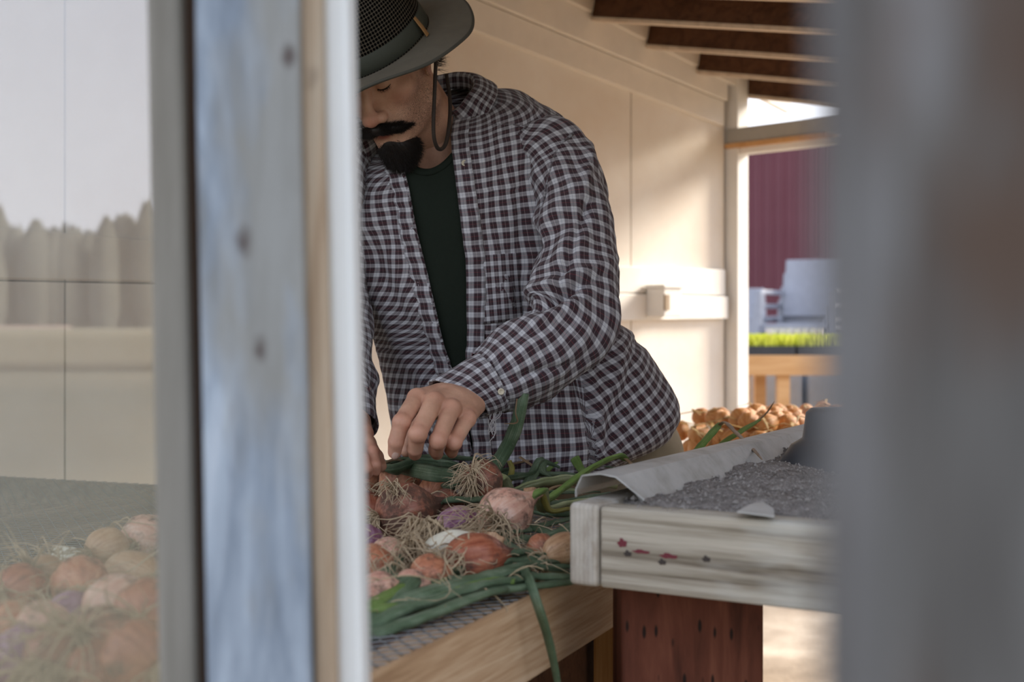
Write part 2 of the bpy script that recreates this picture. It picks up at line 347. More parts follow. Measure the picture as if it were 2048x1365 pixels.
# onions
def onion_mat(name, stops, dirt=.5):
    t = NT(name); co = t.coord('UV', scale=(14, 1.2, 1)); g = t.noise(co, 2.2, 6, .6, .3); ob = t.coord(); p = t.noise(ob, 38, 5, .65)
    f = t.math('ADD', t.math('MULTIPLY', g, .5), t.math('MULTIPLY', p, .5)); col = t.ramp(f, stops)
    d = t.ramp(t.noise(t.coord(loc=(.3, .1, 0)), 30, 6, .7), [(.62 - dirt * .22, (0, 0, 0)), (.72 - dirt * .18, (1, 1, 1))])
    col = t.mix(t.math('MULTIPLY', d, .85), col, (.075, .048, .035)); t.bump(f, .5, .003)
    t.inp(t.b, 'Roughness', t.math('MULTIPLY_ADD', d, .45, .38)); t.l(col, t.b.inputs['Base Color']); t.b.inputs['Specular IOR Level'].default_value = .4
    return t.m
M['on_orange'] = onion_mat('orange onion skin', [(.3, (.22, .07, .04)), (.45, (.42, .16, .085)), (.6, (.60, .29, .17)), (.72, (.74, .50, .36))], .6)
M['on_red'] = onion_mat('red brown onion skin', [(.3, (.13, .035, .022)), (.45, (.30, .085, .045)), (.6, (.46, .18, .10)), (.75, (.55, .30, .2))], .55)
M['on_dirty'] = onion_mat('muddy onion skin', [(.3, (.14, .05, .03)), (.5, (.33, .12, .07)), (.7, (.45, .25, .17))], .95)
M['on_purple'] = onion_mat('purple onion skin', [(.3, (.09, .022, .04)), (.45, (.21, .075, .13)), (.58, (.38, .23, .31)), (.72, (.55, .47, .50))], .4)
M['on_pink'] = onion_mat('pale pink onion skin', [(.3, (.42, .16, .12)), (.5, (.62, .36, .26)), (.7, (.74, .56, .45))], .6)
M['on_white'] = onion_mat('peeled white shallot', [(.3, (.42, .22, .26)), (.42, (.70, .66, .52)), (.7, (.82, .80, .68))], .0)
M['on_tan'] = onion_mat('tan papery skin', [(.3, (.26, .12, .06)), (.5, (.48, .29, .16)), (.7, (.65, .48, .32))], .3)
M['on_sun'] = onion_mat('cured golden onion skin', [(.3, (.42, .12, .03)), (.5, (.62, .27, .08)), (.7, (.85, .60, .30))], .1)
def leafmat(name, a, b, c):
    t = NT(name); g = t.noise(t.coord('UV', scale=(16, 3, 1)), 2.5, 5, .6); p = t.noise(t.coord(), 30, 5, .6)
    col = t.ramp(t.math('ADD', t.math('MULTIPLY', g, .5), t.math('MULTIPLY', p, .5)), [(.3, a), (.5, b), (.72, c)])
    sp = t.ramp(t.noise(t.coord(), 260, 2), [(.62, (0, 0, 0)), (.70, (1, 1, 1))]); col = t.mix(t.math('MULTIPLY', sp, .25), col, (.32, .34, .27)); t.bump(g, .9, .003)
    return t.done(col, .5, 0, .4)
M['leaf'] = leafmat('blue green onion leaf', (.040, .070, .032), (.105, .165, .090), (.30, .37, .26))
M['leaf_bright'] = leafmat('bright green onion leaf', (.08, .15, .025), (.16, .26, .06), (.30, .38, .14))
M['leaf_pale'] = leafmat('pale green stem', (.22, .27, .10), (.36, .40, .20), (.56, .57, .38))
M['leaf_yellow'] = leafmat('yellowing leaf', (.20, .18, .03), (.38, .33, .08), (.50, .42, .18))
M['dry'] = leafmat('dry brown leaf', (.15, .085, .04), (.34, .22, .12), (.52, .38, .25))
M['root'] = plain('dry root', (.44, .34, .22), .85, var=.35, scale=80)
M['straw'] = plain('straw', (.46, .36, .23), .8, var=.35, scale=50)
# ------------------------------------------------------------------ the setting
def struct(o): o['kind'] = 'structure'; return o
T1 = Vector((.7416, .6708, 0)); N1 = Vector((.6708, -.7416, 0))      # along the back wall, and out of it towards the camera side
A0 = Vector((-1.152, 3.2, 0))
def wp(s, z=0, out=0): p = A0 + T1 * s + N1 * out; return Vector((p.x, p.y, z))
def su(u):                                                            # distance along the wall seen at column u
    k = (u - 1024) / FPX; return (k * A0.y - A0.x) / (T1.x - k * T1.y)
def wz(u, v):                                                         # height on the wall at pixel
    p = wp(su(u)); return CAMZ - (v - HZ) / FPX * p.y
def zr(x): return 2.31 - .29 * x
g = Geo(); g.hexa([(-60, -90, -.1), (60, -90, -.1), (60, 60, -.1), (-60, 60, -.1)], [(-60, -90, 0), (60, -90, 0), (60, 60, 0), (-60, 60, 0)])
struct(g.obj('ground', M['field']))
g = Geo(); g.hexa([(-4, .2, .001), (9, .2, .001), (9, 11, .001), (-4, 11, .001)], [(-4, .2, .012), (9, .2, .012), (9, 11, .012), (-4, 11, .012)])
struct(g.obj('floor', M['floor']))
# back wall: cream sheets with dark joints and raked boards under the roof
g = Geo(); s0, s1 = -1.8, 2.54
cs = [s0, su(130) , su(640), su(1262), s1]
back = Geo()
for a, b in zip(cs[:-1], cs[1:]):
    a_, b_ = a + .0025, b - .0025
    for z0, z1 in ((0, 1.287), (1.290, None)):
        pa, pb = wp(a_), wp(b_)
        za, zb = (z1, z1) if z1 else (zr(pa.x), zr(pb.x))
        g.hexa([wp(a_, z0), wp(b_, z0), wp(b_, z0, -.015), wp(a_, z0, -.015)], [wp(a_, za), wp(b_, zb), wp(b_, zb, -.015), wp(a_, za, -.015)])
wall = struct(g.obj('wall_back', M['cream']))
back.hexa([wp(s0, 0, -.016), wp(s1, 0, -.016), wp(s1, 0, -.05), wp(s0, 0, -.05)], [wp(s0, zr(wp(s0).x), -.016), wp(s1, zr(wp(s1).x), -.016), wp(s1, zr(wp(s1).x), -.05), wp(s0, zr(wp(s0).x), -.05)])
back.obj('wall_backing', M['gap'], wall)
def rake(name, u0, va0, vb0, u1, va1, vb1, out, mat, o0=0.0):          # board on the wall between two pixel heights at each end
    g = Geo(); a, b = su(u0), su(u1)
    g.hexa([wp(a, wz(u0, vb0), out), wp(b, wz(u1, vb1), out), wp(b, wz(u1, vb1), o0), wp(a, wz(u0, vb0), o0)],
           [wp(a, wz(u0, va0), out), wp(b, wz(u1, va1), out), wp(b, wz(u1, va1), o0), wp(a, wz(u0, va0), o0)])
    return struct(bevel(g.obj(name, mat)))
rake('trim_1', 700, -100, -30, 1441, 205, 254, .018, M['trimwhite'])
rake('trim_2', 700, -260, -102, 1441, 142, 204, .032, M['trimwhite'])
rake('trim_3', 1215, 532, 585, 1441, 540, 592, .022, M['white'])
rake('trim_4', 1215, 587, 642, 1443, 594, 638, .030, M['white'])
rake('trim_5', -60, 450, 556, 660, 510, 571, .006, M['cream'])
# corner post, header and the roof
g = Geo(); c = wp(2.575); 
for (a, b, z0, z1) in ((2.55, 2.61, 0, 2.03),): g.hexa([wp(a, z0, .05), wp(b, z0, .05), wp(b, z0, -.05), wp(a, z0, -.05)], [wp(a, z1, .05), wp(b, z1, .05), wp(b, z1, -.05), wp(a, z1, -.05)])
struct(bevel(g.obj('trim_6', M['white'])))
g = Geo(); q = lambda z, o: wp(2.57, z, o)
g.beam(wp(2.58, 1.832, .0), wp(2.58, 1.832, 2.3), .07, .052); struct(bevel(g.obj('trim_7', plain('grey header', (.40, .38, .34), .7))))
g = Geo(); g.beam(wp(2.58, 1.798, .0), wp(2.58, 1.798, .42), .08, .016); struct(g.obj('trim_8', M['orange_wood']))
g = Geo(); g.beam(wp(2.585, 1.780, .03), wp(2.585, 1.780, 2.3), .05, .02); struct(g.obj('trim_9', M['white']))
g = Geo(); g.box(wp(2.58, .91, 2.3), (.09, .09, 1.8)); struct(g.obj('trim_10', M['white']))
g = Geo(); pl = [wp(-1.8, 0, -.1), wp(2.72, 0, -.1), Vector((1.52, 4.28, 0)), Vector((1.52, .95, 0)), Vector((-2.6, .95, 0))]
n = len(pl); g.add([(p.x, p.y, zr(p.x)) for p in pl] + [(p.x, p.y, zr(p.x) + .02) for p in pl], [tuple(range(n)), tuple(range(n, 2 * n))[::-1]] + [(i, (i + 1) % n, n + (i + 1) % n, n + i)[::-1] for i in range(n)])
roof = struct(g.obj('ceiling', M['deck']))
k = 0
for i in range(17):
    s = su(1287) + (i - 14) * .25
    if s < -1.6: continue
    a = wp(s, 0, .01); L = min((1.48 - a.x) / N1.x, (a.y - .98) / -N1.y)
    if i == 15 or i == 16: L = min(L, 2.2)
    b = a + N1 * L
    g = Geo(); g.beam((a.x, a.y, zr(a.x) - .046), (b.x, b.y, zr(b.x) - .046), .04, .088)
    g.obj('rafter', M['rafter'], roof)
    g = Geo(); g.beam((a.x, a.y, zr(a.x) - .096), (b.x, b.y, zr(b.x) - .096), .05, .012); g.obj('lit_edge_strip', M['deck'], roof)  # added tan strip stands in for the lit lower edge of the rafter
    g = Geo(); a2 = wp(s + .125, 0, .03)
    g.beam(wp(s + .022, zr(wp(s + .022).x) - .05, .035), wp(s + .228, zr(wp(s + .228).x) - .05, .035), .02, .08)
    g.obj('blocking', M['trimwhite'], roof)
g = Geo(); g.hexa([(1.40, .98, 0), (1.44, .98, 0), (1.44, 3.3, 0), (1.40, 3.3, 0)], [(1.40, .98, zr(1.4)), (1.44, .98, zr(1.44)), (1.44, 3.3, zr(1.44)), (1.40, 3.3, zr(1.4))]); struct(g.obj('sun_block_wall', M['cream']))  # unseen wall, added to keep direct sun off the man and the tray
# lean of the window frame: a little over one degree
LE = .0215
def lean_box(u0, u1, Y, dep, z0=.0, z1=2.3, um=15, lean=LE):
    x0, x1 = (u0 + um - 1024) / FPX * Y, (u1 + um - 1024) / FPX * Y
    f = lambda z: (CAMZ - z) * lean
    q = lambda z: [(x0 + f(z), Y, z), (x1 + f(z), Y, z), (x1 + f(z), Y + dep, z), (x0 + f(z), Y + dep, z)]
    return q(z0), q(z1)
def lean_obj(name, *a, mat=None, parent=None, n=14, jit=0., **k):
    b, t = lean_box(*a, **k); g = Geo(); rr = random.Random(hash(name) % 99 if False else len(name)); rows = []
    for i in range(n + 1):
        f = i / n; r = [Vector(p).lerp(Vector(q), f) for p, q in zip(b, t)]
        rows.append([p + Vector((rr.uniform(-jit, jit), 0, 0)) for p in r])
    v = [p for r in rows for p in r]; fc = [(3, 2, 1, 0), (4 * n, 4 * n + 1, 4 * n + 2, 4 * n + 3)]
    for i in range(n):
        for j in range(4): fc.append((4 * i + j, 4 * i + (j + 1) % 4, 4 * i + 4 + (j + 1) % 4, 4 * i + 4 + j))
    g.add(v, fc); return bevel(g.obj(name, mat, parent), .004)
win = struct(lean_obj('window_1', 288, 362, .972, .03, mat=M['grey_board'], jit=.0012))
lean_obj('frame_rebate', 360, 378, .985, .03, mat=wood('dark brown edge', [(.3, (.04, .02, .012)), (.6, (.12, .08, .06)), (.75, (.2, .17, .15))]), parent=win)  # dark brown strip set back between the grey board and the post
g = Geo(); b, t = lean_box(-520, 296, .99, .004, z0=.62, z1=2.2); g.hexa(b, t); g.obj('window_pane', M['pane'], win)
g = Geo(); g.box((-.72, .985, .60), (.98, .05, .05)); g.obj('window_sill', M['grey_board'], win)
lean_obj('window_stile', -640, -500, .972, .04, mat=M['grey_board'], parent=win)
post = tag(lean_obj('wooden_post', 384, 592, .925, .05, mat=M['blue_post'], jit=.0012), 'peeling blue-grey weathered post with knots beside the window pane', 'post')
tag(lean_obj('wooden_batten', 594, 640, .935, .05, mat=M['brown_edge'], jit=.0015), 'narrow brown bare-wood batten between the blue-grey post and the white strip', 'batten')
tag(lean_obj('white_trim_board', 641, 696, .95, .05, mat=plain('white gloss trim', (.66, .68, .68), .5, var=.05)), 'smooth white painted trim strip, right edge of the window frame', 'trim board')
g = Geo(); rr = random.Random(3); n = 26; v = []
for i in range(n + 1):
    z = i / n * 2.2; a = rr.uniform(-.0012, .0012)
    v += [(.0535 + a, .232, z), (.059 + a, .222, z), (.150, .218, z), (.156, .262, z), (.062 + a, .262, z), (.0535 + a, .25, z)]
f = [(5, 4, 3, 2, 1, 0), tuple(6 * n + j for j in range(6))] + [(6 * i + j, 6 * i + (j + 1) % 6, 6 * i + 6 + (j + 1) % 6, 6 * i + 6 + j) for i in range(n) for j in range(6)]
g.add(v, f); tag(g.obj('wooden_post', M['right_post']), 'out-of-focus grey wooden post filling the right edge of the view', 'post')
# electrical box on the wall
eb = Geo(); s = su(1297); z0, z1 = wz(1297, 634), wz(1297, 578)
e = empty('wall_box', wp(s, 1.15, .05)); tag(e, 'small cream box mounted on the white boards of the back wall', 'box')
g = Geo(); M3 = Matrix((T1, N1, (0, 0, 1))).transposed()
g.box(wp(s, (z0 + z1) / 2, .068), (.085, .075, z1 - z0), M3); bevel(g.obj('body', M['white'], e))
g = Geo(); g.box(wp(s, z1 + .006, .068), (.095, .085, .012), M3); bevel(g.obj('lid', M['white'], e))
g = Geo(); g.box(wp(s - .032, (z0 + z1) / 2, .108), (.02, .008, .05), M3); g.obj('clasp', M['brown_edge'], e)
# far side of the yard
bx = [(1.8, 13), (9, 10.5)]; g = Geo()
d = (Vector((9, 10.5, 0)) - Vector((1.6, 13, 0))); L = d.length; d.normalize(); nb = int(L / .1); nn = Vector((-d.y, d.x, 0)) * -1
prof = []
for i in range(nb):
    for a, o in ((0, 0), (.055, 0), (.07, .02), (.085, .02)): prof.append(Vector((1.6, 13, 0)) + d * (i * .1 + a) + nn * o)
v = [(p.x, p.y, 0) for p in prof] + [(p.x, p.y, 2.76) for p in prof] + [(p.x + .3, p.y + 3, z) for z in (0, 2.9) for p in (prof[0], prof[-1])]
m = len(prof); f = [(i, i + 1, m + i + 1, m + i) for i in range(m - 1)] + [(m, 2 * m - 1, 2 * m + 3, 2 * m + 2), (0, m, 2 * m + 2, 2 * m), (m - 1, 2 * m + 1, 2 * m + 3, 2 * m - 1)]
g.add(v, f); tag(g.obj('barn', M['barn']), 'maroon ribbed-metal barn across the yard beyond the far opening', 'barn')
# nursery bench with sprouts
bt = empty('nursery_bench', P(1560, 640, 7.0).xy.to_3d()); tag(bt, 'light wooden bench outside the opening carrying yellow-green sprout trays', 'table')
xa, xb = P(1474, 0, 7).x, P(1474, 0, 7).x + 2.2
g = Geo(); g.box(((xa + xb) / 2, 7.03, .975), (xb - xa, .04, .10)); bevel(g.obj('apron', M['orange_wood'], bt))
g = Geo(); g.box(((xa + xb) / 2, 7.4, 1.005), (xb - xa, .72, .03)); g.obj('bench_top', M['orange_wood'], bt)
for x in (xa + .04, P(1570, 0, 7).x, xa + 1.2, xb - .05):
    for y in (7.06, 7.72): g = Geo(); g.box((x, y, .49), (.06, .06, .98)); g.obj('leg', M['orange_wood'], bt)
def strays(name, cx, cy, w, dd, z):
    e = empty(name, (cx, cy, z)); g = Geo()
    g.box((cx, cy, z + .004), (w, dd, .008))
    for sx in (-1, 1): g.box((cx + sx * w / 2, cy, z + .025), (.006, dd, .05))
    for sy in (-1, 1): g.box((cx, cy + sy * dd / 2, z + .025), (w, .006, .05))
    g.obj('tray', M['black_plastic'], e); h = Geo()
    for i in range(700):
        x, y = cx + rng.uniform(-.47, .47) * w, cy + rng.uniform(-.47, .47) * dd; a = rng.uniform(0, 6.28); hh = rng.uniform(.05, .085); zz = z + .02
        dx, dy = math.cos(a) * .012, math.sin(a) * .012
        h.add([(x, y, zz), (x + dx, y + dy, zz + hh), (x - dy, y + dx, zz + hh * 1.1), (x - dx, y - dy, zz + hh * .9)], [(0, 1, 2), (0, 2, 3), (0, 3, 1)])
    o = h.obj('sprouts', M['yellow_leaf'], e); return e
for i, lb in enumerate(('sprout tray at the left end of the outdoor bench', 'sprout tray second from the left on the outdoor bench', 'sprout tray third from the left on the outdoor bench')):
    tag(strays('seedling_tray', xa + .15 + i * .30, 7.2, .28, .34, 1.02), 'black ' + lb + ' with yellow-green sprouts', 'seedling tray', 'sprout trays on the outdoor bench')
g0 = None
for i in range(14):
    x = P(1545, 0, 7.5).x + (i % 7) * .042 + rng.uniform(-.006, .006); y = 7.48 + (i // 7) * .09; zz = 1.02
    g = Geo(); pr = [(.015, 0), (.021, .13), (.022, .134)]
    seg = 12; v = [(x + r * math.cos(2 * math.pi * k / seg), y + r * math.sin(2 * math.pi * k / seg), zz + h) for r, h in pr for k in range(seg)]
    g.add(v, [(a * seg + k, a * seg + (k + 1) % seg, (a + 1) * seg + (k + 1) % seg, (a + 1) * seg + k) for a in (0, 1) for k in range(seg)] + [tuple(range(seg))[::-1]])
    tag(g.obj('plastic_cup', M['pale_plastic'], smooth=True), 'small pale plastic cup standing behind the sprout trays on the outdoor bench', 'cup', 'pale cups behind the sprout trays')
for i in range(3):
    x = 1.42 + i * .43
    g = Geo(); g.box((x, 8.1, .485), (.40, .4, .95)); o = bevel(g.obj('storage_tote', M['blue_tote']), .03)
    tag(o, ['blue-grey storage tote under the left end of the outdoor bench', 'blue-grey storage tote behind the middle leg of the outdoor bench', 'blue-grey storage tote nearest the right post under the outdoor bench'][i], 'tote', 'totes under the outdoor bench')
def chair(name, x, y, z, rz, s=1.0, mat='grey_chair'):
    e = empty(name, (x, y, z)); e.rotation_euler = (0, 0, rz)
    R = Matrix.Rotation(rz, 3, 'Z'); o = Vector((x, y, z)); W = lambda p: o + R @ (Vector(p) * s)
    def part(nm, segs):
        g = Geo()
        for a, b, w, h in segs: g.beam(W(a), W(b), w * s, h * s)
        return bevel(g.obj(nm, M[mat], e), .006)
    part('seat', [((-.0, -.22, .44), (0, .2, .42), .44, .03)])
    part('backrest', [((0, .21, .50), (0, .29, .88), .44, .03)])
    for sx in (-1, 1):
        part('armrest', [((sx * .25, -.2, .66), (sx * .25, .24, .66), .05, .03)])
        for ya, yb in ((-.2, -.24), (.2, .26)): part('leg', [((sx * .24, ya, .66 if ya < 0 else .5), (sx * .26, yb, 0), .04, .04)])
    return e
tag(chair('garden_chair', P(1500, 0, 10).x, 10.2, .55, .1), 'bluish plastic armchair against the maroon barn, left of the chair stack', 'chair')
for i in range(4):
    tag(chair('garden_chair', P(1595, 0, 9.3).x + i * .012, 9.3 - i * .03, .45 + i * .09, -.5), ['lowest', 'second', 'third', 'topmost'][i] + ' grey plastic chair of the stack beside the blurred right post', 'chair', 'stacked grey garden chairs')
g = Geo(); g.box((3.2, 9.6, .22), (5.2, 2.4, .44)); tag(bevel(g.obj('loading_platform', plain('grey platform', (.2, .22, .25), .8)), .01), 'low grey platform holding the plastic chairs in front of the barn', 'platform')
# trees and field behind the camera, seen mirrored in the pane
g = Geo(); rr = random.Random(11); N = 600
for i in range(N):
    x = -60 + i * .2; y = -62 + rr.uniform(-3, 3); h = rr.uniform(5.2, 6.1) + .5 * math.sin(i * .09) + (1.0 if rr.random() < .05 else 0); r = rr.uniform(.5, 1.1)
    ico = [(math.cos(a) * math.cos(b) * r, math.sin(a) * math.cos(b) * r, math.sin(b)) for b in (-1.2, -.5, .2, .8, 1.4) for a in [2 * math.pi * k / 8 for k in range(8)]]
    g.add([(x + p[0] * rr.uniform(.8, 1.2), y + p[1], h / 2 + p[2] * h / 2 * rr.uniform(.9, 1.05)) for p in ico], [(a * 8 + k, a * 8 + (k + 1) % 8, a * 8 + 8 + (k + 1) % 8, a * 8 + 8 + k) for a in range(4) for k in range(8)])
o = g.obj('distant_trees', M['treeline'], smooth=True); tag(o, 'distant line of trees mirrored in the window pane', 'trees', kind='stuff')
for i, (x, y, w, c) in enumerate([(-12, -32, 9, (.26, .23, .15)), (-17, -46, 4.2, (.40, .27, .21))]):
    g = Geo(); g.box((x, y, .5), (w, 1.2, 1.0)); tag(bevel(g.obj('hay_row' if i == 0 else 'shed', plain('far thing', c, .8)), .2), ['long low straw-coloured row mirrored in the window pane', 'small reddish shed mirrored at the right side of the window pane'][i], ['hay', 'shed'][i])

# ------------------------------------------------------------------ onion table
E1 = Vector((.925, -.38, 0)).normalized(); E2 = Vector((-E1.y, E1.x, 0)); TZ = .88
TC = Vector((.305, 2.343, 0))                                         # far right corner
TL, TW = 1.68, 1.36
def tp(a, b, z=TZ): p = TC - E1 * a - E2 * b; return Vector((p.x, p.y, z))
tab = empty('onion_table', tp(TL / 2, TW / 2, 0)); tab.rotation_euler = (0, 0, math.atan2(E1.y, E1.x))
tag(tab, 'wooden drying table with a wire mesh top covered in harvested onions', 'table')
H = .10
def bd(nm, a0, b0, a1, b1, w=.04, h=H, z=TZ): g = Geo(); g.beam(tp(a0, b0, z - h / 2), tp(a1, b1, z - h / 2), w, h); return bevel(g.obj(nm, M['table_wood'], tab), .003)
bd('end_beam', .02, 0, .02, TW); bd('end_beam', TL - .02, 0, TL - .02, TW)
bd('side_beam', .04, .02, TL - .04, .02); bd('side_beam', .04, TW - .02, TL - .04, TW - .02)
for a in (.55, 1.05, 1.55): bd('cross_slat', a, .04, a, TW - .04, .04, .06, TZ - .006)
for (a, b) in ((.085, .10), (.085, TW - .30), (TL - .09, .09), (TL - .09, TW - .09)):
    g = Geo(); p = tp(a, b, 0); g.box((p.x, p.y, (TZ - .012) / 2), (.09, .09, TZ - .03), Matrix((E1, E2, (0, 0, 1))).transposed()); g.obj('leg', M['leg_wood'], tab)
g = Geo(); st = .025; a = .0
def wire(p, q, r=.0007):
    d = (q - p).normalized(); s = d.cross(Vector((0, 0, 1))) * r; z = Vector((0, 0, r)); g.add([p + s, p - s, p + z * 1.6, q + s, q - s, q + z * 1.6], [(0, 1, 4, 3), (1, 2, 5, 4), (2, 0, 3, 5)])
c = -TW
while c < TL:                                                         # two families of diagonals make a diamond mesh
    for sg in (1, -1):
        pts = []
        for (a, b) in ((c, 0), (c + TW, TW)):
            pts.append((a, b if sg > 0 else TW - b))
        (a0, b0), (a1, b1) = pts
        def cut(t): return (a0 + (a1 - a0) * t, b0 + (b1 - b0) * t)
        t0 = max(0, (0 - a0) / (a1 - a0)); t1 = min(1, (TL - a0) / (a1 - a0))
        if t1 > t0: p, q = cut(t0), cut(t1); wire(tp(*p, TZ + .001), tp(*q, TZ + .001))
    c += st
g.obj('wire_mesh', M['wire'], tab)
g = Geo(); M5 = Matrix((E1, E2, (0, 0, 1))).transposed(); p = tp(TL / 2, TW / 2, .80); g.box(p, (TL - .12, TW - .12, .02), M5); g.obj('under_shade_board', M['rafter'], tab); g = Geo(); p = tp(.155, TW / 2, .42); g.box(p, (.02, TW - .02, .76), M5); g.obj('end_shade_panel', M['rafter'], tab)  # two dark boards added in place of the shade under the table
# ------------------------------------------------------------------ soil tray on its post
F0 = Vector((.0645, 1.62, 0)); F1 = Vector((.316, 1.46, 0)); D1 = (F1 - F0).normalized(); D2 = Vector((.464, .886, 0)).normalized()
tray = empty('soil_tray', (F0.x, F0.y, 0)); tray.rotation_euler = (0, 0, math.atan2(D1.y, D1.x))
tag(tray, 'weathered plank tray filled with grey soil, right of the onion table', 'planting tray')
def tq(a, b, z): p = F0 + D1 * a + D2 * b; return Vector((p.x, p.y, z))
EG = .0385
g = Geo(); g.hexa([tq(EG + .002, 0, .899), tq(.80, 0, .899), tq(.80, .04, .899), tq(EG + .002, .04, .899)], [tq(EG + .002, 0, .990), tq(.80, 0, .990), tq(.80, .04, .990), tq(EG + .002, .04, .990)])
bevel(g.obj('front_plank', M['tray_board'], tray), .004)
g = Geo(); g.hexa([tq(0, 0, .898), tq(EG, 0, .898), tq(EG, 1.25, .898), tq(0, 1.25, .898)], [tq(0, 0, .992), tq(EG, 0, .992), tq(EG, 1.25, .992), tq(0, 1.25, .992)])
bevel(g.obj('side_plank', M['endgrain'], tray), .006, 3)
g = Geo(); g.hexa([tq(.04, 1.21, .9), tq(.8, 1.21, .9), tq(.8, 1.25, .9), tq(.04, 1.25, .9)], [tq(.04, 1.21, .99), tq(.8, 1.21, .99), tq(.8, 1.25, .99), tq(.04, 1.25, .99)]); g.obj('back_plank', M['tray_board'], tray)
g = Geo(); g.hexa([tq(.765, .04, .9), tq(.8, .04, .9), tq(.8, 1.21, .9), tq(.765, 1.21, .9)], [tq(.765, .04, .99), tq(.8, .04, .99), tq(.8, 1.21, .99), tq(.765, 1.21, .99)]); g.obj('side_plank', M['tray_board'], tray)
g = Geo(); g.hexa([tq(.03, .02, .902), tq(.78, .02, .902), tq(.78, 1.22, .902), tq(.03, 1.22, .902)], [tq(.03, .02, .915), tq(.78, .02, .915), tq(.78, 1.22, .915), tq(.03, 1.22, .915)]); g.obj('tray_bottom', M['tray_board'], tray)
# nail stubs and red paint marks on the front plank
for (u, v, w, h) in ((1243, 1086, .006, .005), (1283, 1104, .014, .0025), (1338, 1110, .014, .003)):
    pass
# soil
na, nb2 = 110, 150; v = []
for j in range(nb2 + 1):
    for i in range(na + 1):
        a = .025 + (.755 - .025) * i / na; b = .012 + 1.2 * j / nb2
        p = tq(a, b, 0); q = Vector((p.x * 9, p.y * 9, 0))
        z = .984 + .012 * noise.noise(q) + .006 * noise.noise(q * 4.1) + .0045 * noise.noise(q * 13) + .0035 * noise.noise(q * 34)
        z += .028 * math.exp(-((a - .13) / .09) ** 2) * (1 - math.exp(-(b / .18) ** 2)) * .6 + .02 * min(1, b / .5) * (a > .2) * min(1, (a - .2) * 5)
        edge = max(0, 1 - b / .05); z = z * (1 - edge) + (.988 + .002 * noise.noise(q * 20)) * edge
        e2 = max(0, 1 - (a - .025) / .035); z = z * (1 - e2) + .9905 * e2 if b > .07 else z
        v.append((p.x, p.y, z))
f = [(j * (na + 1) + i, j * (na + 1) + i + 1, (j + 1) * (na + 1) + i + 1, (j + 1) * (na + 1) + i) for j in range(nb2) for i in range(na)]
so = mesh_obj('soil', v, f, M['soil'], tray, True); tag(so, kind='stuff')
# crumbs of soil
g = Geo()
base = [(1, 0, 0), (-1, 0, 0), (0, 1, 0), (0, -1, 0), (0, 0, 1), (0, 0, -1)]; fc = [(0, 2, 4), (2, 1, 4), (1, 3, 4), (3, 0, 4), (2, 0, 5), (1, 2, 5), (3, 1, 5), (0, 3, 5)]
sv = np.array(v)
for i in range(5200):
    k = rng.randrange(len(v)) if i % 3 else rng.randrange((na + 1) * 40); p = Vector(v[k]); r = rng.uniform(.0008, .0026) * (1.6 if rng.random() < .05 else 1)
    if (p - Vector(v[0])).length < .05: continue
    p += Vector((rng.uniform(-.004, .004), rng.uniform(-.004, .004), r * .3))
    g.add([p + Vector([c * r * rng.uniform(.6, 1.3) for c in b]) for b in base], fc)
tag(g.obj('soil_crumbs', M['crumb'], tray), kind='stuff')
# bent metal flashing along the left edge of the tray
def flash(b): return [tq(.064, b, .988), tq(.040, b, 1.018), tq(.020, b, 1.0205), tq(-.004, b, 1.017), tq(-.012, b, 1.001), tq(-.020, b, .992)]
g = Geo(); v = []; nbm = 60
for j in range(nbm + 1):
    b = .045 + 1.35 * j / nbm; r = flash(b)
    if j == 0: r[0] = tq(.075, b + .004, .9935); r[5] = tq(-.012, b, .992)
    v += [p + Vector((0, 0, .0012 * noise.noise(p * 25) * .3)) for p in r]
g.add(v, [(6 * j + i, 6 * j + i + 1, 6 * j + 7 + i, 6 * j + 6 + i) for j in range(nbm) for i in range(5)])
o = g.obj('metal_flashing', M['metal'], smooth=False); so = o.modifiers.new('t', 'SOLIDIFY'); so.thickness = .0014
tag(o, 'bent galvanised flashing strip lying along the left edge of the soil tray', 'flashing')
# torn scrap sticking out of the soil
a = [P(1478, 1022, 1.55), P(1552, 1034, 1.53), P(1535, 1020, 1.60), P(1500, 1010, 1.60)]
g = Geo(); z0 = .990; pts = [(1474, 1023, 1.50), (1549, 1033, 1.475), (1547, 1018, 1.55), (1527, 1004, 1.60), (1502, 1008, 1.58)]
g.add([P(*q) for q in pts], [(0, 1, 2, 3, 4)]); o = g.obj('tin_scrap', M['metal']); m = o.modifiers.new('t', 'SOLIDIFY'); m.thickness = .0015
tag(o, 'small torn grey scrap poking out of the soil near the front plank', 'scrap')
# black plastic pot upside down in the soil
pc = P(1676, 900, 2.02); pr = [(.002, .125), (.038, .124), (.045, .118), (.050, .082), (.056, .078), (.066, .072), (.086, .040), (.089, .02), (.089, .016), (.094, .014), (.096, -.005), (.096, -.03)]
g = Geo(); seg = 40; zb = .950
v = [(pc.x + r * math.cos(2 * math.pi * k / seg), pc.y + r * math.sin(2 * math.pi * k / seg), zb + h) for r, h in pr for k in range(seg)]
g.add(v, [(a * seg + (k + 1) % seg, a * seg + k, (a + 1) * seg + k, (a + 1) * seg + (k + 1) % seg)[::-1] for a in range(len(pr) - 1) for k in range(seg)] + [tuple(range(seg))])
tag(g.obj('plastic_pot', M['black_plastic'], smooth=True), 'dark shouldered plastic pot standing in the soil beside the blurred post', 'pot')
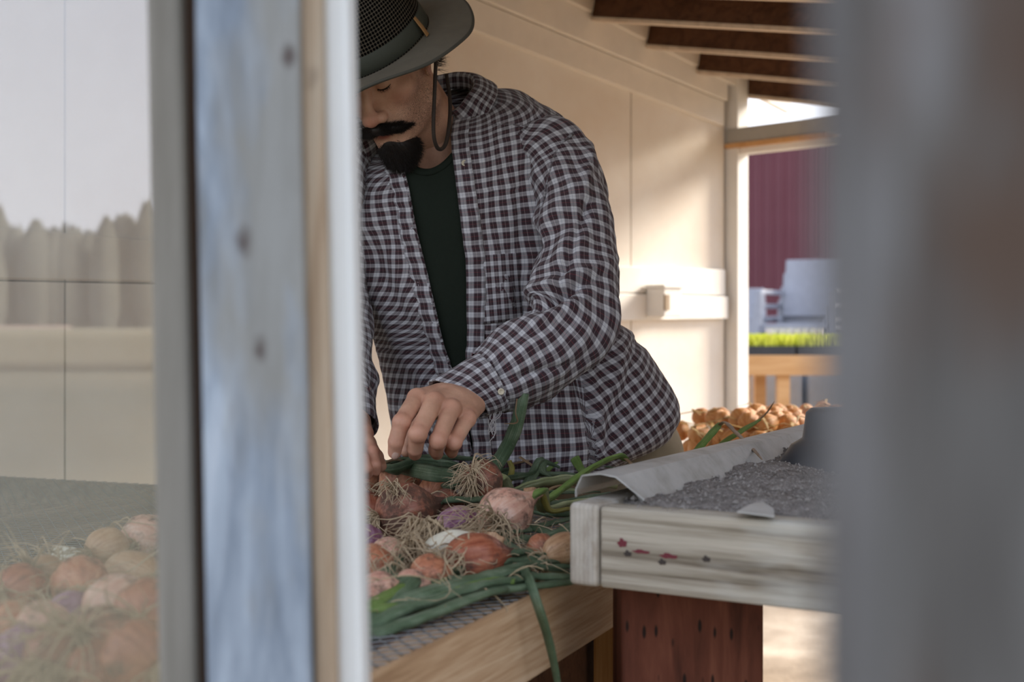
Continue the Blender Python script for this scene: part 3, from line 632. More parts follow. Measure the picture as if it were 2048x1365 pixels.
# thick red-brown post below the tray
x0, x1 = P(1243, 0, 1.655).x, P(1527, 0, 1.655).x
g = Geo(); g.hexa([(x0, 1.655, 0), (x1, 1.655, 0), (x1, 1.80, 0), (x0, 1.80, 0)], [(x0, 1.655, .896), (x1, 1.655, .896), (x1, 1.80, .896), (x0, 1.80, .896)])
tag(bevel(g.obj('timber_post', M['red_post']), .004), 'thick red-brown treated timber post holding up the soil tray', 'post')
# second bench with sunlit cured onions
sb = empty('curing_bench', (.78, 3.45, 0)); tag(sb, 'low bench beyond the man loaded with sunlit golden onions', 'table')
sb.rotation_euler = (0, 0, math.radians(20))
M4 = Matrix.Rotation(math.radians(20), 3, 'Z')
g = Geo(); g.box((.78, 3.45, .81), (.86, .8, .04), M4); g.obj('bench_top', M['orange_wood'], sb)
for sx in (-.38, .38):
    for sy in (-.35, .35): g = Geo(); p = Vector((.78, 3.45, .4)) + M4 @ Vector((sx * (1.1 if sx < 0 else 1), sy * .86, 0)); g.box(p, (.06, .06, .78), M4); g.obj('leg', M['orange_wood'], sb)
# ------------------------------------------------------------------ the man
HM = np.array([[.886, -.230, -.402], [-.431, -.730, -.531], [.171, -.643, .746]]); HO = np.array([-.2192, 2.38, 1.6289])
def hw(p): return Vector(HM @ np.array(tuple(p), float) + HO)         # head space to world
def hl(p): return Vector(HM.T @ (np.array(tuple(p), float) - HO))
def rotm(ax, deg): return np.array(Matrix.Rotation(math.radians(deg), 3, ax))
NECK = P(868, 275, 2.50)
nb_l = hl(NECK)
pr = [('ell', (0, -.018, .035), (.076, .094, .085), None, .01), ('ell', (0, .025, -.035), (.060, .066, .078), None, .03),
      ('cap', (.050, .002, -.082), (.012, .080, -.108), .020, .016, .03), ('cap', (-.050, .002, -.082), (-.012, .080, -.108), .020, .016, .03),
      ('ell', (0, .086, -.106), (.020, .015, .016), None, .02), ('ell', (0, .070, -.072), (.036, .028, .026), None, .025),
      ('ell', (.044, .056, -.026), (.020, .022, .016), None, .022), ('ell', (-.044, .056, -.026), (.020, .022, .016), None, .022),
      ('cap', (.050, .066, .022), (.010, .088, .018), .010, .009, .018), ('cap', (-.050, .066, .022), (-.010, .088, .018), .010, .009, .018),
      ('ell', (0, .060, .050), (.058, .034, .045), None, .03),
      ('sub', (.032, .102, -.001), (.020, .020, .013), None, .016), ('sub', (-.032, .102, -.001), (.020, .020, .013), None, .016),
      ('ell', (.032, .074, -.001), (.0155, .0145, .0125), None, .006), ('ell', (-.032, .074, -.001), (.0155, .0145, .0125), None, .006),
      ('cap', (0, .086, .016), (0, .112, -.034), .0075, .0095, .012), ('ell', (0, .115, -.041), (.0125, .0125, .0115), None, .010),
      ('ell', (.0145, .103, -.046), (.0085, .0115, .009), None, .007), ('ell', (-.0145, .103, -.046), (.0085, .0115, .009), None, .007),
      ('sub', (.008, .108, -.056), (.0042, .006, .005), None, .003), ('sub', (-.008, .108, -.056), (.0042, .006, .005), None, .003),
      ('ell', (0, .0935, -.069), (.024, .010, .0062), None, .006), ('ell', (0, .092, -.080), (.021, .010, .0070), None, .006),
      ('sub', (0, .106, -.0745), (.024, .008, .0012), None, .003),
      ('cap', (0, -.030, -.050), nb_l, .054, .058, .03), ('cap', (0, .03, -.10), tuple(np.array(nb_l) * .75 + np.array([0, .01, 0])), .025, .04, .03)]
for s in (1, -1):                                                      # ears: a rim, a bowl and a lobe
    rim = [(.073, .010, .012), (.080, .002, .026), (.084, -.014, .028), (.085, -.026, .014), (.083, -.026, -.004), (.078, -.016, -.022), (.073, -.004, -.034)]
    rim = [(s * a, b, c) for a, b, c in rim]
    pr += [('cap', rim[i], rim[i + 1], .0042, .0042, .003) for i in range(6)]
    pr += [('ell', (s * .076, -.012, .0), (.0045, .016, .024), None, .006), ('ell', (s * .072, -.002, -.038), (.005, .008, .009), None, .006), ('ell', (s * .072, .008, -.004), (.004, .005, .007), None, .005)]
hv, hf = sdf_mesh(pr, .0021, (-.13, -.19, -.27), (.13, .145, .13)); hv = smooth_mesh(hv, hf, 2)
hn = len(hv)
def gauss(v, c, r): return np.exp(-(((v - np.array(c)) / np.array(r)) ** 2).sum(1))
lip = np.maximum(gauss(hv, (0, .104, -.068), (.020, .012, .0055)), gauss(hv, (0, .103, -.080), (.018, .012, .006))); lip = np.clip(lip * 1.6 - .3, 0, 1)
red = np.clip(gauss(hv, (0, .12, -.042), (.014, .014, .014)) * .55 + gauss(hv, (.046, .07, -.03), (.02, .03, .02)) * .3 + gauss(hv, (-.046, .07, -.03), (.02, .03, .02)) * .3 + (np.abs(hv[:, 0]) > .074) * .35, 0, .8)
side = np.clip((np.abs(hv[:, 0]) - .028) / .02, 0, 1)
stub = np.clip((-hv[:, 2] - .028 + .35 * np.clip(.06 - hv[:, 1], 0, .06) ) / .03, 0, 1) * np.clip((hv[:, 2] + .15) / .03, 0, 1) * (.3 + .7 * side) * np.clip((hv[:, 1] + .012) / .02, 0, 1)
stub = np.maximum(stub, np.clip(1 - np.abs(hv[:, 1] - .020) / .014, 0, 1) * (np.abs(hv[:, 0]) > .05) * (hv[:, 2] > -.05) * (hv[:, 2] < .03)) * .85
crease = np.maximum(gauss(hv, (.008, .108, -.055), (.004, .006, .004)), gauss(hv, (-.008, .108, -.055), (.004, .006, .004)))
HV = hv @ HM.T + HO

# hands: wrist, knuckles and finger joints placed where the photograph has them
def hand(wrist, fore, fingers, thumb, rad=.0093, lo=None, hi=None, h=.0016):
    pr = []
    mcps = [f[0] for f in fingers]
    pr.append(('cap', fore, wrist, .029, .0245, .01))
    for i, m in enumerate(mcps):
        a = wrist.lerp(m, .22) + (m - mcps[1]) * .25
        pr.append(('cap', a, m, .019, .0138 - .0008 * i, .014))
    for i in range(3):
        a = wrist.lerp(mcps[i], .55); b = wrist.lerp(mcps[i + 1], .55); pr.append(('cap', a.lerp(b, .2), a.lerp(b, .8), .0145, .0145, .012))
    for i, f in enumerate(fingers):
        r = rad * (1, 1.02, .97, .88)[i]
        for j in range(len(f) - 1):
            ra, rb = r * (1.12, 1.0, .93, .80)[j], r * (1.0, .93, .80, .78)[j]
            pr.append(('cap', f[j], f[j + 1], ra, rb, .0022 if j else .004))
        pr.append(('ell', f[1], (r * 1.12,) * 3, None, .002)); pr.append(('ell', f[0], (.0125,) * 3, None, .006))
    for j in range(len(thumb) - 1): pr.append(('cap', thumb[j], thumb[j + 1], (.0165, .0125, .0105)[j], (.0125, .0105, .0088)[j], .006))
    allp = [wrist, fore] + [p for f in fingers for p in f] + thumb
    lo = np.min([tuple(p) for p in allp], 0) - .04; hi = np.max([tuple(p) for p in allp], 0) + .04
    v, f = sdf_mesh(pr, h, lo, hi); v = smooth_mesh(v, f, 2)
    return v, f
WL = P(934, 786, 2.165); FL = P(1010, 748, 2.20)
FGL = [[P(834, 797, 2.075), P(803, 845, 2.020), P(792, 884, 2.020), P(789, 905, 2.030)],
       [P(868, 803, 2.060), P(836, 868, 2.005), P(830, 897, 2.028), P(830, 908, 2.045)],
       [P(903, 818, 2.060), P(876, 882, 2.015), P(872, 900, 2.045), P(874, 908, 2.064)],
       [P(934, 838, 2.075), P(908, 886, 2.035), P(903, 900, 2.062), P(904, 906, 2.078)]]
THL = [WL.lerp(FGL[0][0], .25) + Vector((-.002, .02, -.012)), P(842, 835, 2.115), P(820, 876, 2.10), P(812, 903, 2.085)]
v1, f1 = hand(WL, FL, FGL, THL, rad=.0122)
FR = P(700, 790, 2.24); WR = P(706, 846, 2.19)
FGR = [[P(728, 868, 2.12), P(744, 905, 2.075), P(750, 930, 2.06), P(751, 943, 2.065)],
       [P(712, 880, 2.10), P(725, 918, 2.05), P(732, 938, 2.045), P(735, 948, 2.055)],
       [P(696, 885, 2.095), P(705, 925, 2.045), P(712, 945, 2.05), P(716, 952, 2.06)],
       [P(680, 885, 2.10), P(685, 920, 2.06), P(691, 938, 2.06), P(695, 946, 2.07)]]
THR = [WR.lerp(FGR[0][0], .25) + Vector((.004, .015, -.01)), P(735, 888, 2.15), P(752, 915, 2.12), P(762, 933, 2.10)]
v2, f2 = hand(WR, FR, FGR, THR, rad=.0098)
# trunk, arms and legs under the clothes
SL = P(1100, 268, 2.40); EL = P(1175, 600, 2.27); SR = P(668, 305, 2.44); ER = P(652, 640, 2.40)
PEL = P(1120, 930, 2.68); CH = P(890, 430, 2.52)
HLp, HRp = PEL + Vector((.09, -.01, -.02)), PEL + Vector((-.09, .01, -.02))
KL, KR = Vector((HLp.x + .04, 2.74, .50)), Vector((HRp.x - .02, 2.72, .50)); AL, AR = Vector((KL.x + .02, 2.82, .09)), Vector((KR.x - .02, 2.80, .09))
pr = [('cap', NECK, CH + Vector((0, .02, .10)), .058, .09, .05), ('cap', CH + Vector((.05, .02, 0)), CH + Vector((-.06, .02, 0)), .105, .105, .05), ('cap', CH, PEL, .105, .11, .05),
      ('cap', SL + Vector((0, .03, -.03)), NECK + Vector((0, .02, -.03)), .036, .045, .03), ('cap', SR + Vector((0, .03, -.03)), NECK + Vector((0, .02, -.03)), .036, .045, .03), ('cap', SL + Vector((0, .02, -.02)), EL, .040, .034, .03), ('cap', EL, WL, .036, .025, .02),
      ('cap', SR + Vector((0, .02, -.02)), ER, .040, .034, .03), ('cap', ER, FR, .036, .03, .02), ('cap', FR, WR, .03, .025, .02),
      ('cap', PEL, HLp, .11, .085, .04), ('cap', PEL, HRp, .11, .085, .04)]
for a, b, c in ((HLp, KL, AL), (HRp, KR, AR)):
    pr += [('cap', a, b, .082, .052, .03), ('cap', b, c, .052, .036, .03), ('cap', c, c + Vector((0, -.13, -.055)), .034, .03, .03)]
v3, f3 = sdf_mesh(pr, .011, (-.50, 2.05, -.03), (.50, 3.0, 1.68)); v3 = smooth_mesh(v3, f3, 1)
allv = np.concatenate([HV, v1, v2, v3]); allf = np.concatenate([hf, f1 + hn, f2 + hn + len(v1), f3 + hn + len(v1) + len(v2)])
z1 = np.zeros(len(v1)); z2 = np.zeros(len(v2)); z3 = np.zeros(len(v3))
def jointred(v, F):
    r = np.zeros(len(v))
    for f in F:
        for j, (q, a) in enumerate(zip(f, (.55, .6, .35, .4))): r = np.maximum(r, a * np.exp(-((v - np.array(q)) ** 2).sum(1) / .013 ** 2))
    return r
person = mesh_obj('person', allv, allf, M['skin'], None, True, cols={'lip': np.concatenate([lip, z1, z2, z3]), 'red': np.concatenate([red, jointred(v1, FGL), jointred(v2, FGR), z3]),
    'stub': np.concatenate([stub, z1, z2, z3]), 'crease': np.concatenate([crease, z1, z2, z3])})
tag(person, 'man in olive brimmed hat and open maroon plaid shirt bending over the onions', 'person')
def nail(c, d, up, w=.0062, l=.0078):
    d = d.normalized(); up = (up - d * up.dot(d)).normalized(); s = d.cross(up); v = []; n = 6
    for i in range(n + 1):
        for j in range(n + 1):
            x, y = (i / n - .5) * 2, (j / n - .5) * 2; k = (1 - .25 * max(0, abs(y)) ** 4)
            v.append(c + s * x * w * k + d * y * l + up * (.0018 - .0042 * x * x - .0012 * y * y))
    o = mesh_obj('fingernail', v, [(i * (n + 1) + j, (i + 1) * (n + 1) + j, (i + 1) * (n + 1) + j + 1, i * (n + 1) + j + 1) for i in range(n) for j in range(n)], M['nail'], person)
    m = o.modifiers.new('t', 'SOLIDIFY'); m.thickness = .001; m.offset = -1
t1 = FGL[0][3]; nail(t1 + Vector((.0005, -.0088, -.0035)), (FGL[0][3] - FGL[0][2]), Vector((0, -1, .15)))
# eyes: lashes, brows
def strands(name, roots, dirs, length, r, mat, parent, curl=None, nseg=4):
    g = Geo()
    for p, d in zip(roots, dirs):
        L = length * rng.uniform(.6, 1.2); pts = [Vector(p)]; dd = Vector(d).normalized()
        for i in range(nseg): dd = (dd + Vector((rng.gauss(0, .12), rng.gauss(0, .12), rng.gauss(0, .12))) + (curl if curl else Vector())).normalized(); pts.append(pts[-1] + dd * L / nseg)
        g.tube(pts, [r * (1 - .8 * i / nseg) for i in range(nseg + 1)], 3, cap=False)
    return g.obj(name, mat, parent, smooth=True)
def hd(v): return Vector(HM @ np.array(tuple(v), float))
for s in (1, -1):
    def lid(dx, dz): return (s * .032 + dx, .0745 + .0145 * math.sqrt(max(0, 1 - (dx / .0155) ** 2 - (dz / .0125) ** 2)), -.001 + dz)
    lp = [hw(lid(s * (-.0135 + .027 * i / 14), -.0052 + .0030 * ((i - 7) / 7) ** 2)) for i in range(15)]
    g = Geo(); g.tube(lp, [.0004 + .0009 * math.sin(math.pi * i / 14) for i in range(15)], 6); o_ = g.obj('eyelashes', M['hair'], person, smooth=True)
    ro = [lp[rng.randrange(1, 14)] + Vector((rng.uniform(-.0008, .0008), 0, 0)) for i in range(60)]
    strands('lash_hairs', ro, [hd((s * .4, 1, -.9))] * 60, .006, .0003, M['hair'], o_)
    ro, di = [], []
    for i in range(260):
        t = rng.random(); x = s * (.014 + .038 * t); ro.append(hw((x, .0985 - .024 * t * t - .004 * t, .019 + .008 * t - .012 * t * t + rng.uniform(-.003, .003)))); di.append(hd((s * 1, .25, .25 - t * .5)))
    strands('eyebrow', ro, di, .010, .0004, M['hair'], person)
# beard and moustache: a dark mass with loose hairs
def blob_hair(name, prims, n, length, r, down, mat, h=.002, out=.6):
    v, f = sdf_mesh(prims, h, (-.09, .0, -.2), (.09, .18, .0)); v = smooth_mesh(v, f, 1)
    c = v[f].mean(1); nn = np.cross(v[f[:, 1]] - v[f[:, 0]], v[f[:, 2]] - v[f[:, 0]]); nn /= np.linalg.norm(nn, axis=1)[:, None] + 1e-9
    o = mesh_obj(name, v @ HM.T + HO, f, mat, person)
    idx = nr.integers(0, len(f), n); ro = [hw(c[i] - nn[i] * .002) for i in idx]; di = [hd(nn[i] * out + np.array(down(c[i]))) for i in idx]
    strands('loose_hairs', ro, di, length, r, mat, o)
    return o
blob_hair('beard', [('ell', (0, .090, -.112), (.030, .020, .020), None, .01), ('ell', (0, .090, -.132), (.026, .020, .022), None, .012), ('ell', (.012, .078, -.122), (.024, .022, .022), None, .01), ('ell', (0, .094, -.096), (.014, .010, .012), None, .012)],
          3600, .013, .00042, lambda p: (p[0] * 8, .15, -.9), M['hair'])
blob_hair('moustache', [('cap', (.004, .112, -.0620), (.028, .098, -.074), .0090, .0078, .006), ('cap', (-.004, .112, -.0615), (-.028, .098, -.070), .0088, .0078, .006),
                        ('cap', (.028, .098, -.074), (.044, .084, -.082), .0072, .0025, .005), ('cap', (-.028, .098, -.070), (-.050, .088, -.066), .0060, .0025, .005)],
          3000, .011, .00042, lambda p: (math.copysign(1.3, p[0]), -.1, -.25 + abs(p[0]) * 8), M['hair'])
ro, di = [], []
for i in range(1500):                                                  # short curls at the nape and temples
    a = rng.uniform(.0, 1); s = 1 if rng.random() < .7 else -1; th = rng.uniform(math.pi * .52, math.pi * 1.0)
    p = np.array([math.sin(th) * .077 * s, math.cos(th) * .098 - .018, rng.uniform(-.055, .03)]); ro.append(hw(p * np.array([.98, .98, 1]))); di.append(hd((p[0] * 10, -1, -.8 + rng.uniform(-.5, .5))))
strands('hair', ro, di, .020, .0005, M['brownhair'], person, nseg=5)
# ---- hat
HB = np.array([.013, .000, .030])                                        # base of the crown in head space
def hat_pt(r, a, z): return hw((HB[0] + r * math.cos(a) * .88, HB[1] + r * math.sin(a) * 1.06, HB[2] + z))
def ringmesh(name, prof, mat, parent, seg=96, uvscale=None, thick=0., warp=None):
    v = []; uv = []; L = 0
    for i, (r, z) in enumerate(prof):
        if i: L += math.hypot(r - prof[i - 1][0], z - prof[i - 1][1])
        for k in range(seg):
            a = 2 * math.pi * k / seg; zz = z + (warp(a, r) if warp else 0); v.append(hat_pt(r, a, zz)); uv.append((k / seg * .62, L))
    n = len(prof); f = [(i * seg + k, i * seg + (k + 1) % seg, (i + 1) * seg + (k + 1) % seg, (i + 1) * seg + k) for i in range(n - 1) for k in range(seg)]
    o = mesh_obj(name, v, f, mat, parent, True, uvs=uv)
    if thick: m = o.modifiers.new('t', 'SOLIDIFY'); m.thickness = thick; m.offset = 0
    return o
def bw(a, r):                                                          # the brim dips front and back and lifts at the sides
    t = max(0, (r - .098) / .08); return t * (.040 * max(0, math.cos(a - 1.35)) ** 2 - .004 * max(0, math.cos(a)) ** 2 + .012 * max(0, -math.sin(a)) ** 2) + t * .0016 * math.sin(7 * a)
hat = ringmesh('hat', [(.094, .004), (.100, .000), (.115, -.003), (.135, -.007), (.155, -.013), (.172, -.020), (.1765, -.0215), (.178, -.0225)], M['brim'], person, 128, thick=.0022, warp=bw)
ringmesh('brim_edge', [(.1765, -.0195), (.1795, -.0215), (.1795, -.0245), (.1765, -.0255)], plain('brim binding', (.07, .068, .055), .7), hat, 128, warp=bw)
ringmesh('crown', [(.0975, .030), (.0955, .055), (.092, .080), (.085, .100), (.070, .113), (.045, .117), (.02, .112), (.001, .110)], M['netting'], hat, 96)
ringmesh('hat_band', [(.0965, .000), (.1005, .003), (.1000, .016), (.0985, .031), (.0965, .033)], M['band'], hat, 96, thick=.0015)
ringmesh('band_piping', [(.1015, -.001), (.1025, .002), (.1015, .004)], M['netting'], hat, 96)
g = Geo(); tabp = [hat_pt(.112, .12, -.002) + hd((0, 0, .003)), hat_pt(.109, .12, .016), hat_pt(.103, .12, .036)]
g.tube(tabp, [.0055, .0055, .0045], 8, .35, up=hd((1, 0, 0))); g.obj('leather_tab', M['tan_leather'], hat)
# chin cord hangs in a loop from the brim beside the ear
cp = catmull([P(873, 105, 2.335), P(871, 140, 2.330), P(869, 190, 2.325), P(867, 240, 2.325), P(868, 275, 2.33), P(875, 296, 2.345), P(885, 297, 2.36), P(893, 282, 2.37), P(899, 245, 2.385), P(900, 200, 2.41), P(893, 150, 2.43)], 60)
g = Geo(); g.tube(cp, .0034, 8); g.obj('chin_cord', M['cord'], hat, smooth=True)

# ---- clothes
def fold(p, n, amp=1.0): return amp
RG = [  # u, v, Y, half width, front depth, back depth, pitch, roll
 (872, 215, 2.505, .070, .060, .066, 34, 12), (878, 221, 2.50, .088, .066, .085, 33, 12), (887, 234, 2.485, .130, .076, .108, 30, 12), (893, 257, 2.475, .172, .086, .122, 27, 11),
 (897, 287, 2.47, .203, .096, .130, 23, 9), (898, 335, 2.47, .214, .106, .135, 19, 7), (898, 410, 2.47, .213, .116, .135, 14, 4), (908, 490, 2.475, .210, .120, .135, 10, 2), (930, 565, 2.48, .210, .122, .138, 7, 0),
 (975, 640, 2.49, .220, .126, .142, 4, 0), (1020, 700, 2.50, .240, .130, .148, 2, 0), (1048, 760, 2.505, .250, .133, .150, 0, 0), (1062, 820, 2.505, .253, .135, .150, 0, 0), (1062, 875, 2.505, .247, .134, .148, 0, 4), (1054, 925, 2.505, .235, .132, .142, 0, 8), (1032, 975, 2.505, .205, .128, .138, 0, 14)]
RG = [np.array(r, float) for r in RG]; NR = 130
rings = catmull([tuple(r) for r in RG], NR)
rings = []
for k in range(NR):
    t = k / (NR - 1) * (len(RG) - 1); i = min(int(t), len(RG) - 2); f = t - i
    a, b, c, d = RG[max(i - 1, 0)], RG[i], RG[i + 1], RG[min(i + 2, len(RG) - 1)]
    rings.append(.5 * ((2 * b) + (c - a) * f + (2 * a - 5 * b + 4 * c - d) * f * f + (3 * b - a - 3 * c + d) * f ** 3))
YAW = math.radians(-8)
def ring_pt(r, th, sc=1.0, ex=2.35):
    c = P(r[0], r[1], r[2]); cx, sx = math.cos(th), math.sin(th)          # th: -90 deg = front, 0 = image right
    x = r[3] * math.copysign(abs(cx) ** (2 / ex), cx) * sc; dpt = r[4] if sx < 0 else r[5]; y = dpt * math.copysign(abs(sx) ** (2 / ex), sx) * sc
    v = Vector((x, y, 0)); v = Matrix.Rotation(math.radians(r[6]), 3, 'X') @ v; v = Matrix.Rotation(math.radians(-r[7]), 3, 'Y') @ v; v = Matrix.Rotation(YAW, 3, 'Z') @ v
    return c + v
def pu(p): return 1024 + FPX * p.x / p.y
def pv(p): return HZ - FPX * (p.z - CAMZ) / p.y
def interp(x, xs, ys): return float(np.interp(x, xs, ys))
OPR = ([225, 300, 330, 420, 560, 660, 740, 860, 950], [915, 903, 905, 916, 932, 935, 936, 942, 950])     # image-right edge of the opening, by row
OPL = ([225, 300, 330, 400, 500, 620, 740, 860, 950], [798, 798, 802, 818, 835, 862, 892, 928, 946])
def solve(r, target):
    lo, hi = -math.pi * .92, -math.pi * .08
    for _ in range(26):
        m = (lo + hi) / 2
        if pu(ring_pt(r, m)) < target: lo = m
        else: hi = m
    return (lo + hi) / 2
def wrinkle(p, a, s, kind=0):
    q = Vector(p); n1 = noise.noise(Vector((q.x * 9, q.y * 9, q.z * 3.2))) * .008 + noise.noise(Vector((q.x * 24 + q.z * 5, q.y * 20, q.z * 9 + 3))) * .0035
    n1 += .0016 * noise.noise(q * 60)
    return n1
NS = 170
def torso(name, mat, sc, th0, th1, k0, k1, amp, parent, closed=False, extra=None):
    v = []; uv = []; Lv = 0; rows = range(k0, k1)
    prevc = None
    for k in rows:
        r = rings[k]; a0, a1 = th0(r), th1(r)
        pts = [ring_pt(r, a0 + (a1 - a0) * j / NS, sc) for j in range(NS + 1)]
        c = ring_pt(r, 0, sc); 
        if prevc is not None: Lv += max((c - prevc).length * .5 + (pts[NS // 8] - prevp).length * .5, 1e-4)
        prevc, prevp = c, pts[NS // 8]
        cen = P(r[0], r[1], r[2]); L = 0
        for j, p in enumerate(pts):
            if j: L += (pts[j] - pts[j - 1]).length
            nn = (p - cen).normalized(); w = wrinkle(p, 0, 0) * amp; e = min(1, min(j, NS - j) / 6) if not closed else 1
            if extra: w += extra(p, k, j)
            q = p + nn * w * (.3 + .7 * e); uu, vv = pu(q), pv(q); S = lambda x, a, b: (lambda t: t * t * (3 - 2 * t))(min(1, max(0, (x - a) / (b - a))))
            ph = math.radians(34) * S(uu - (vv - 730) * .2, 1144, 1154) * (1 if vv > 545 else 0); cc, ss = math.cos(ph), math.sin(ph); ox, oy = L - .17, Lv - .55
            v.append(q); uv.append((ox * cc - oy * ss, ox * ss + oy * cc))
    n = len(rows); W = NS + 1
    keep = (lambda q: True) if not closed else (lambda q: pv(q) > 345 - 30 * ((pu(q) - 852) / 52) ** 2)
    f = [(i * W + j, i * W + j + 1, (i + 1) * W + j + 1, (i + 1) * W + j) for i in range(n - 1) for j in range(NS) if keep(v[i * W + j])]
    o = mesh_obj(name, v, f, mat, parent, True, uvs=uv); m = o.modifiers.new('t', 'SOLIDIFY'); m.thickness = .0015; m.offset = -1
    return o, v, uv
tw = 2 * math.pi
def pleats(p, k, j):
    u, v = pu(p), pv(p); w = 0
    # soft folds running from the shoulder down the chest, and drag lines at the flank
    w += .006 * math.exp(-((u - 1075 - (v - 300) * .02) / 14) ** 2) * (v > 270) * (v < 620) * min(1, (v - 270) / 60)
    w -= .010 * math.exp(-((u - 1045 - (v - 300) * .03) / 20) ** 2) * (v > 290) * (v < 640) * min(1, (v - 290) / 60)
    w += .004 * math.sin((u * .9 + v * .55) / 26.) * math.exp(-((v - 760) / 160) ** 2) * (u > 1080)
    w += .0045 * math.sin((u - v * .25) / 13.) * math.exp(-((v - 850) / 110) ** 2) * (u < 1160)
    w += .004 * math.sin((u + v * .1) / 15. + 1.5 * math.sin(v / 70.)) * (v < 700)
    w -= .012 * math.exp(-((u - 1149 - (v - 730) * .2) / 9) ** 2) * (v > 640)
    w += .007 * math.exp(-((u - 1172 - (v - 730) * .2) / 12) ** 2) * (v > 640)
    w += .006 * math.exp(-((u - 1240 + (v - 700) * .35) / 14) ** 2) * (v > 600) - .006 * math.exp(-((u - 1275 + (v - 700) * .3) / 12) ** 2) * (v > 600)
    w += .005 * math.sin((u * .75 - v * .45) / 11. + math.sin(u / 40.)) * math.exp(-((v - 640) / 130) ** 2) * (u < 1060) + .005 * math.sin((u + v * .35) / 19.) * (u > 930) * (v > 380) * (v < 700)
    return w
# going round the back: from the right edge of the opening, through the flank and back, to the left edge
shirt, sv_, suv = torso('shirt', M['plaid'], 1.0, lambda r: solve(r, interp(r[1] + 55, *OPR)), lambda r: solve(r, interp(r[1] + 55, *OPL)) + tw, 2, NR, 1.15, person, extra=pleats)
W = NS + 1; NRW = NR - 2
# placket strips along both edges
for side in (0, 1):
    v = []; uv = []; nk = 7; Lp = 0; pw = .030
    for k in range(6, NRW):
        base = k * W; idxs = [base + (j if side == 0 else NS - j) for j in range(0, 14)]; pts = [sv_[i] for i in idxs]; L = [0]
        for j in range(1, 14): L.append(L[-1] + (pts[j] - pts[j - 1]).length)
        cen = P(*rings[k + 2][:3]); Lp += (sv_[base] - sv_[base - W]).length; Lv = Lp
        for q in range(nk):
            d = pw * q / (nk - 1); j = max(0, min(12, int(np.searchsorted(L, d, side='right')) - 1)); t = min(1.0, (d - L[j]) / max(1e-6, L[j + 1] - L[j])); p = pts[j].lerp(pts[j + 1], t)
            nn = (p - cen).normalized(); h = .0035 if 0 < q < nk - 1 else .0012
            v.append(p + nn * (h + .0014 * math.sin(Lv * 190 + side) + .0018 * noise.noise(Vector((Lv * 30, q * .3, side))))); uv.append((d + .006, Lp + .004 * side))
    n = len(v) // nk; f = [(i * nk + j, i * nk + j + 1, (i + 1) * nk + j + 1, (i + 1) * nk + j) for i in range(n - 1) for j in range(nk - 1)]
    o = mesh_obj('placket', v, f, M['plaid'], shirt, True, uvs=uv); m = o.modifiers.new('t', 'SOLIDIFY'); m.thickness = .003; m.offset = -1
# t-shirt: closed tube a little inside
def tsth(r): return -math.pi / 2 - math.pi
tsr = [r.copy() for r in rings]
ts, tv, tuv = torso('t_shirt', M['tshirt'], (.94), lambda r: solve(r, interp(r[1] + 55, *OPL) - 45), lambda r: solve(r, interp(r[1] + 55, *OPR) + 45), 12, NR - 14, .5, person, closed=True)
def garment_tube(name, ctrl, mat, parent, n=90, seg=72, amp=1.0, uv0=(0, 0), flat=None, extra=None, thick=.0015, obl=0):
    """ctrl: (point, radius across, radius in depth)"""
    A = catmull([tuple(p) + (ra, rb) for p, ra, rb in ctrl], n); pts = [Vector(a[:3]) for a in A]; v = []; uv = []; L = 0
    side0 = None
    for i in range(n):
        T = (pts[min(i + 1, n - 1)] - pts[max(i - 1, 0)]).normalized()
        dep = Vector((0, 1, 0)); dep = (dep - T * dep.dot(T)).normalized(); sd = T.cross(dep).normalized()
        if side0 is not None and sd.dot(side0) < 0: sd = -sd
        side0 = sd
        if i: L += (pts[i] - pts[i - 1]).length
        for k in range(seg + 1):
            a = 2 * math.pi * k / seg; c, s = math.cos(a), math.sin(a)
            p = pts[i] + sd * c * A[i][3] + dep * s * A[i][4]; nn = (sd * c + dep * s)
            q = p if k < seg else p
            w = (noise.noise(Vector((L * 16, c * 1.6, s * 1.6 + uv0[0] * 9))) * .012 + noise.noise(Vector((L * 42, c * 3, s * 3))) * .0035 + .001 * noise.noise(p * 70)) * amp
            if extra: w += extra(p, L, a, pts[i])
            v.append(p + nn * w - T * obl * c * i / n); uv.append((uv0[0] + k / seg * 2 * math.pi * .058, uv0[1] + L))
    W = seg + 1; f = [(i * W + k, i * W + k + 1, (i + 1) * W + k + 1, (i + 1) * W + k) for i in range(n - 1) for k in range(seg)]
    o = mesh_obj(name, v, f, mat, parent, True, uvs=uv); m = o.modifiers.new('t', 'SOLIDIFY'); m.thickness = thick; m.offset = 0
    return o, v, uv, L
def lfold(p, L, a, c):
    u, v = pu(p), pv(p); w = 0
    # elbow folds: deep creases crossing the inside of the bend
    w -= .016 * math.exp(-((v - 585 + (u - 1130) * .45) / 9) ** 2) * math.exp(-((u - 1115) / 60) ** 2)
    w += .010 * math.exp(-((v - 560 + (u - 1130) * .40) / 12) ** 2) * math.exp(-((u - 1120) / 70) ** 2)
    w += .008 * math.exp(-((v - 618 + (u - 1130) * .50) / 13) ** 2) * math.exp(-((u - 1110) / 70) ** 2)
    w -= .009 * math.exp(-((u - 1078 - (v - 400) * -.12) / 9) ** 2) * math.exp(-((v - 450) / 90) ** 2)
    w += .006 * math.exp(-((u - 1180 + (v - 300) * .15) / 10) ** 2) * math.exp(-((v - 340) / 80) ** 2)
    w -= .007 * math.exp(-((v - 742 + (u - 1080) * .25) / 6) ** 2) * math.exp(-((u - 1090) / 60) ** 2)
    w += .005 * math.sin((u * .6 + v * .8) / 13.) * math.exp(-((v - 430) / 120) ** 2) * max(0, min(1, (1190 - u) / 50)) - .008 * math.exp(-((u - 1150 + (v - 480) * .35) / 10) ** 2) * (v > 400) * (v < 580)
    return w * 1.5
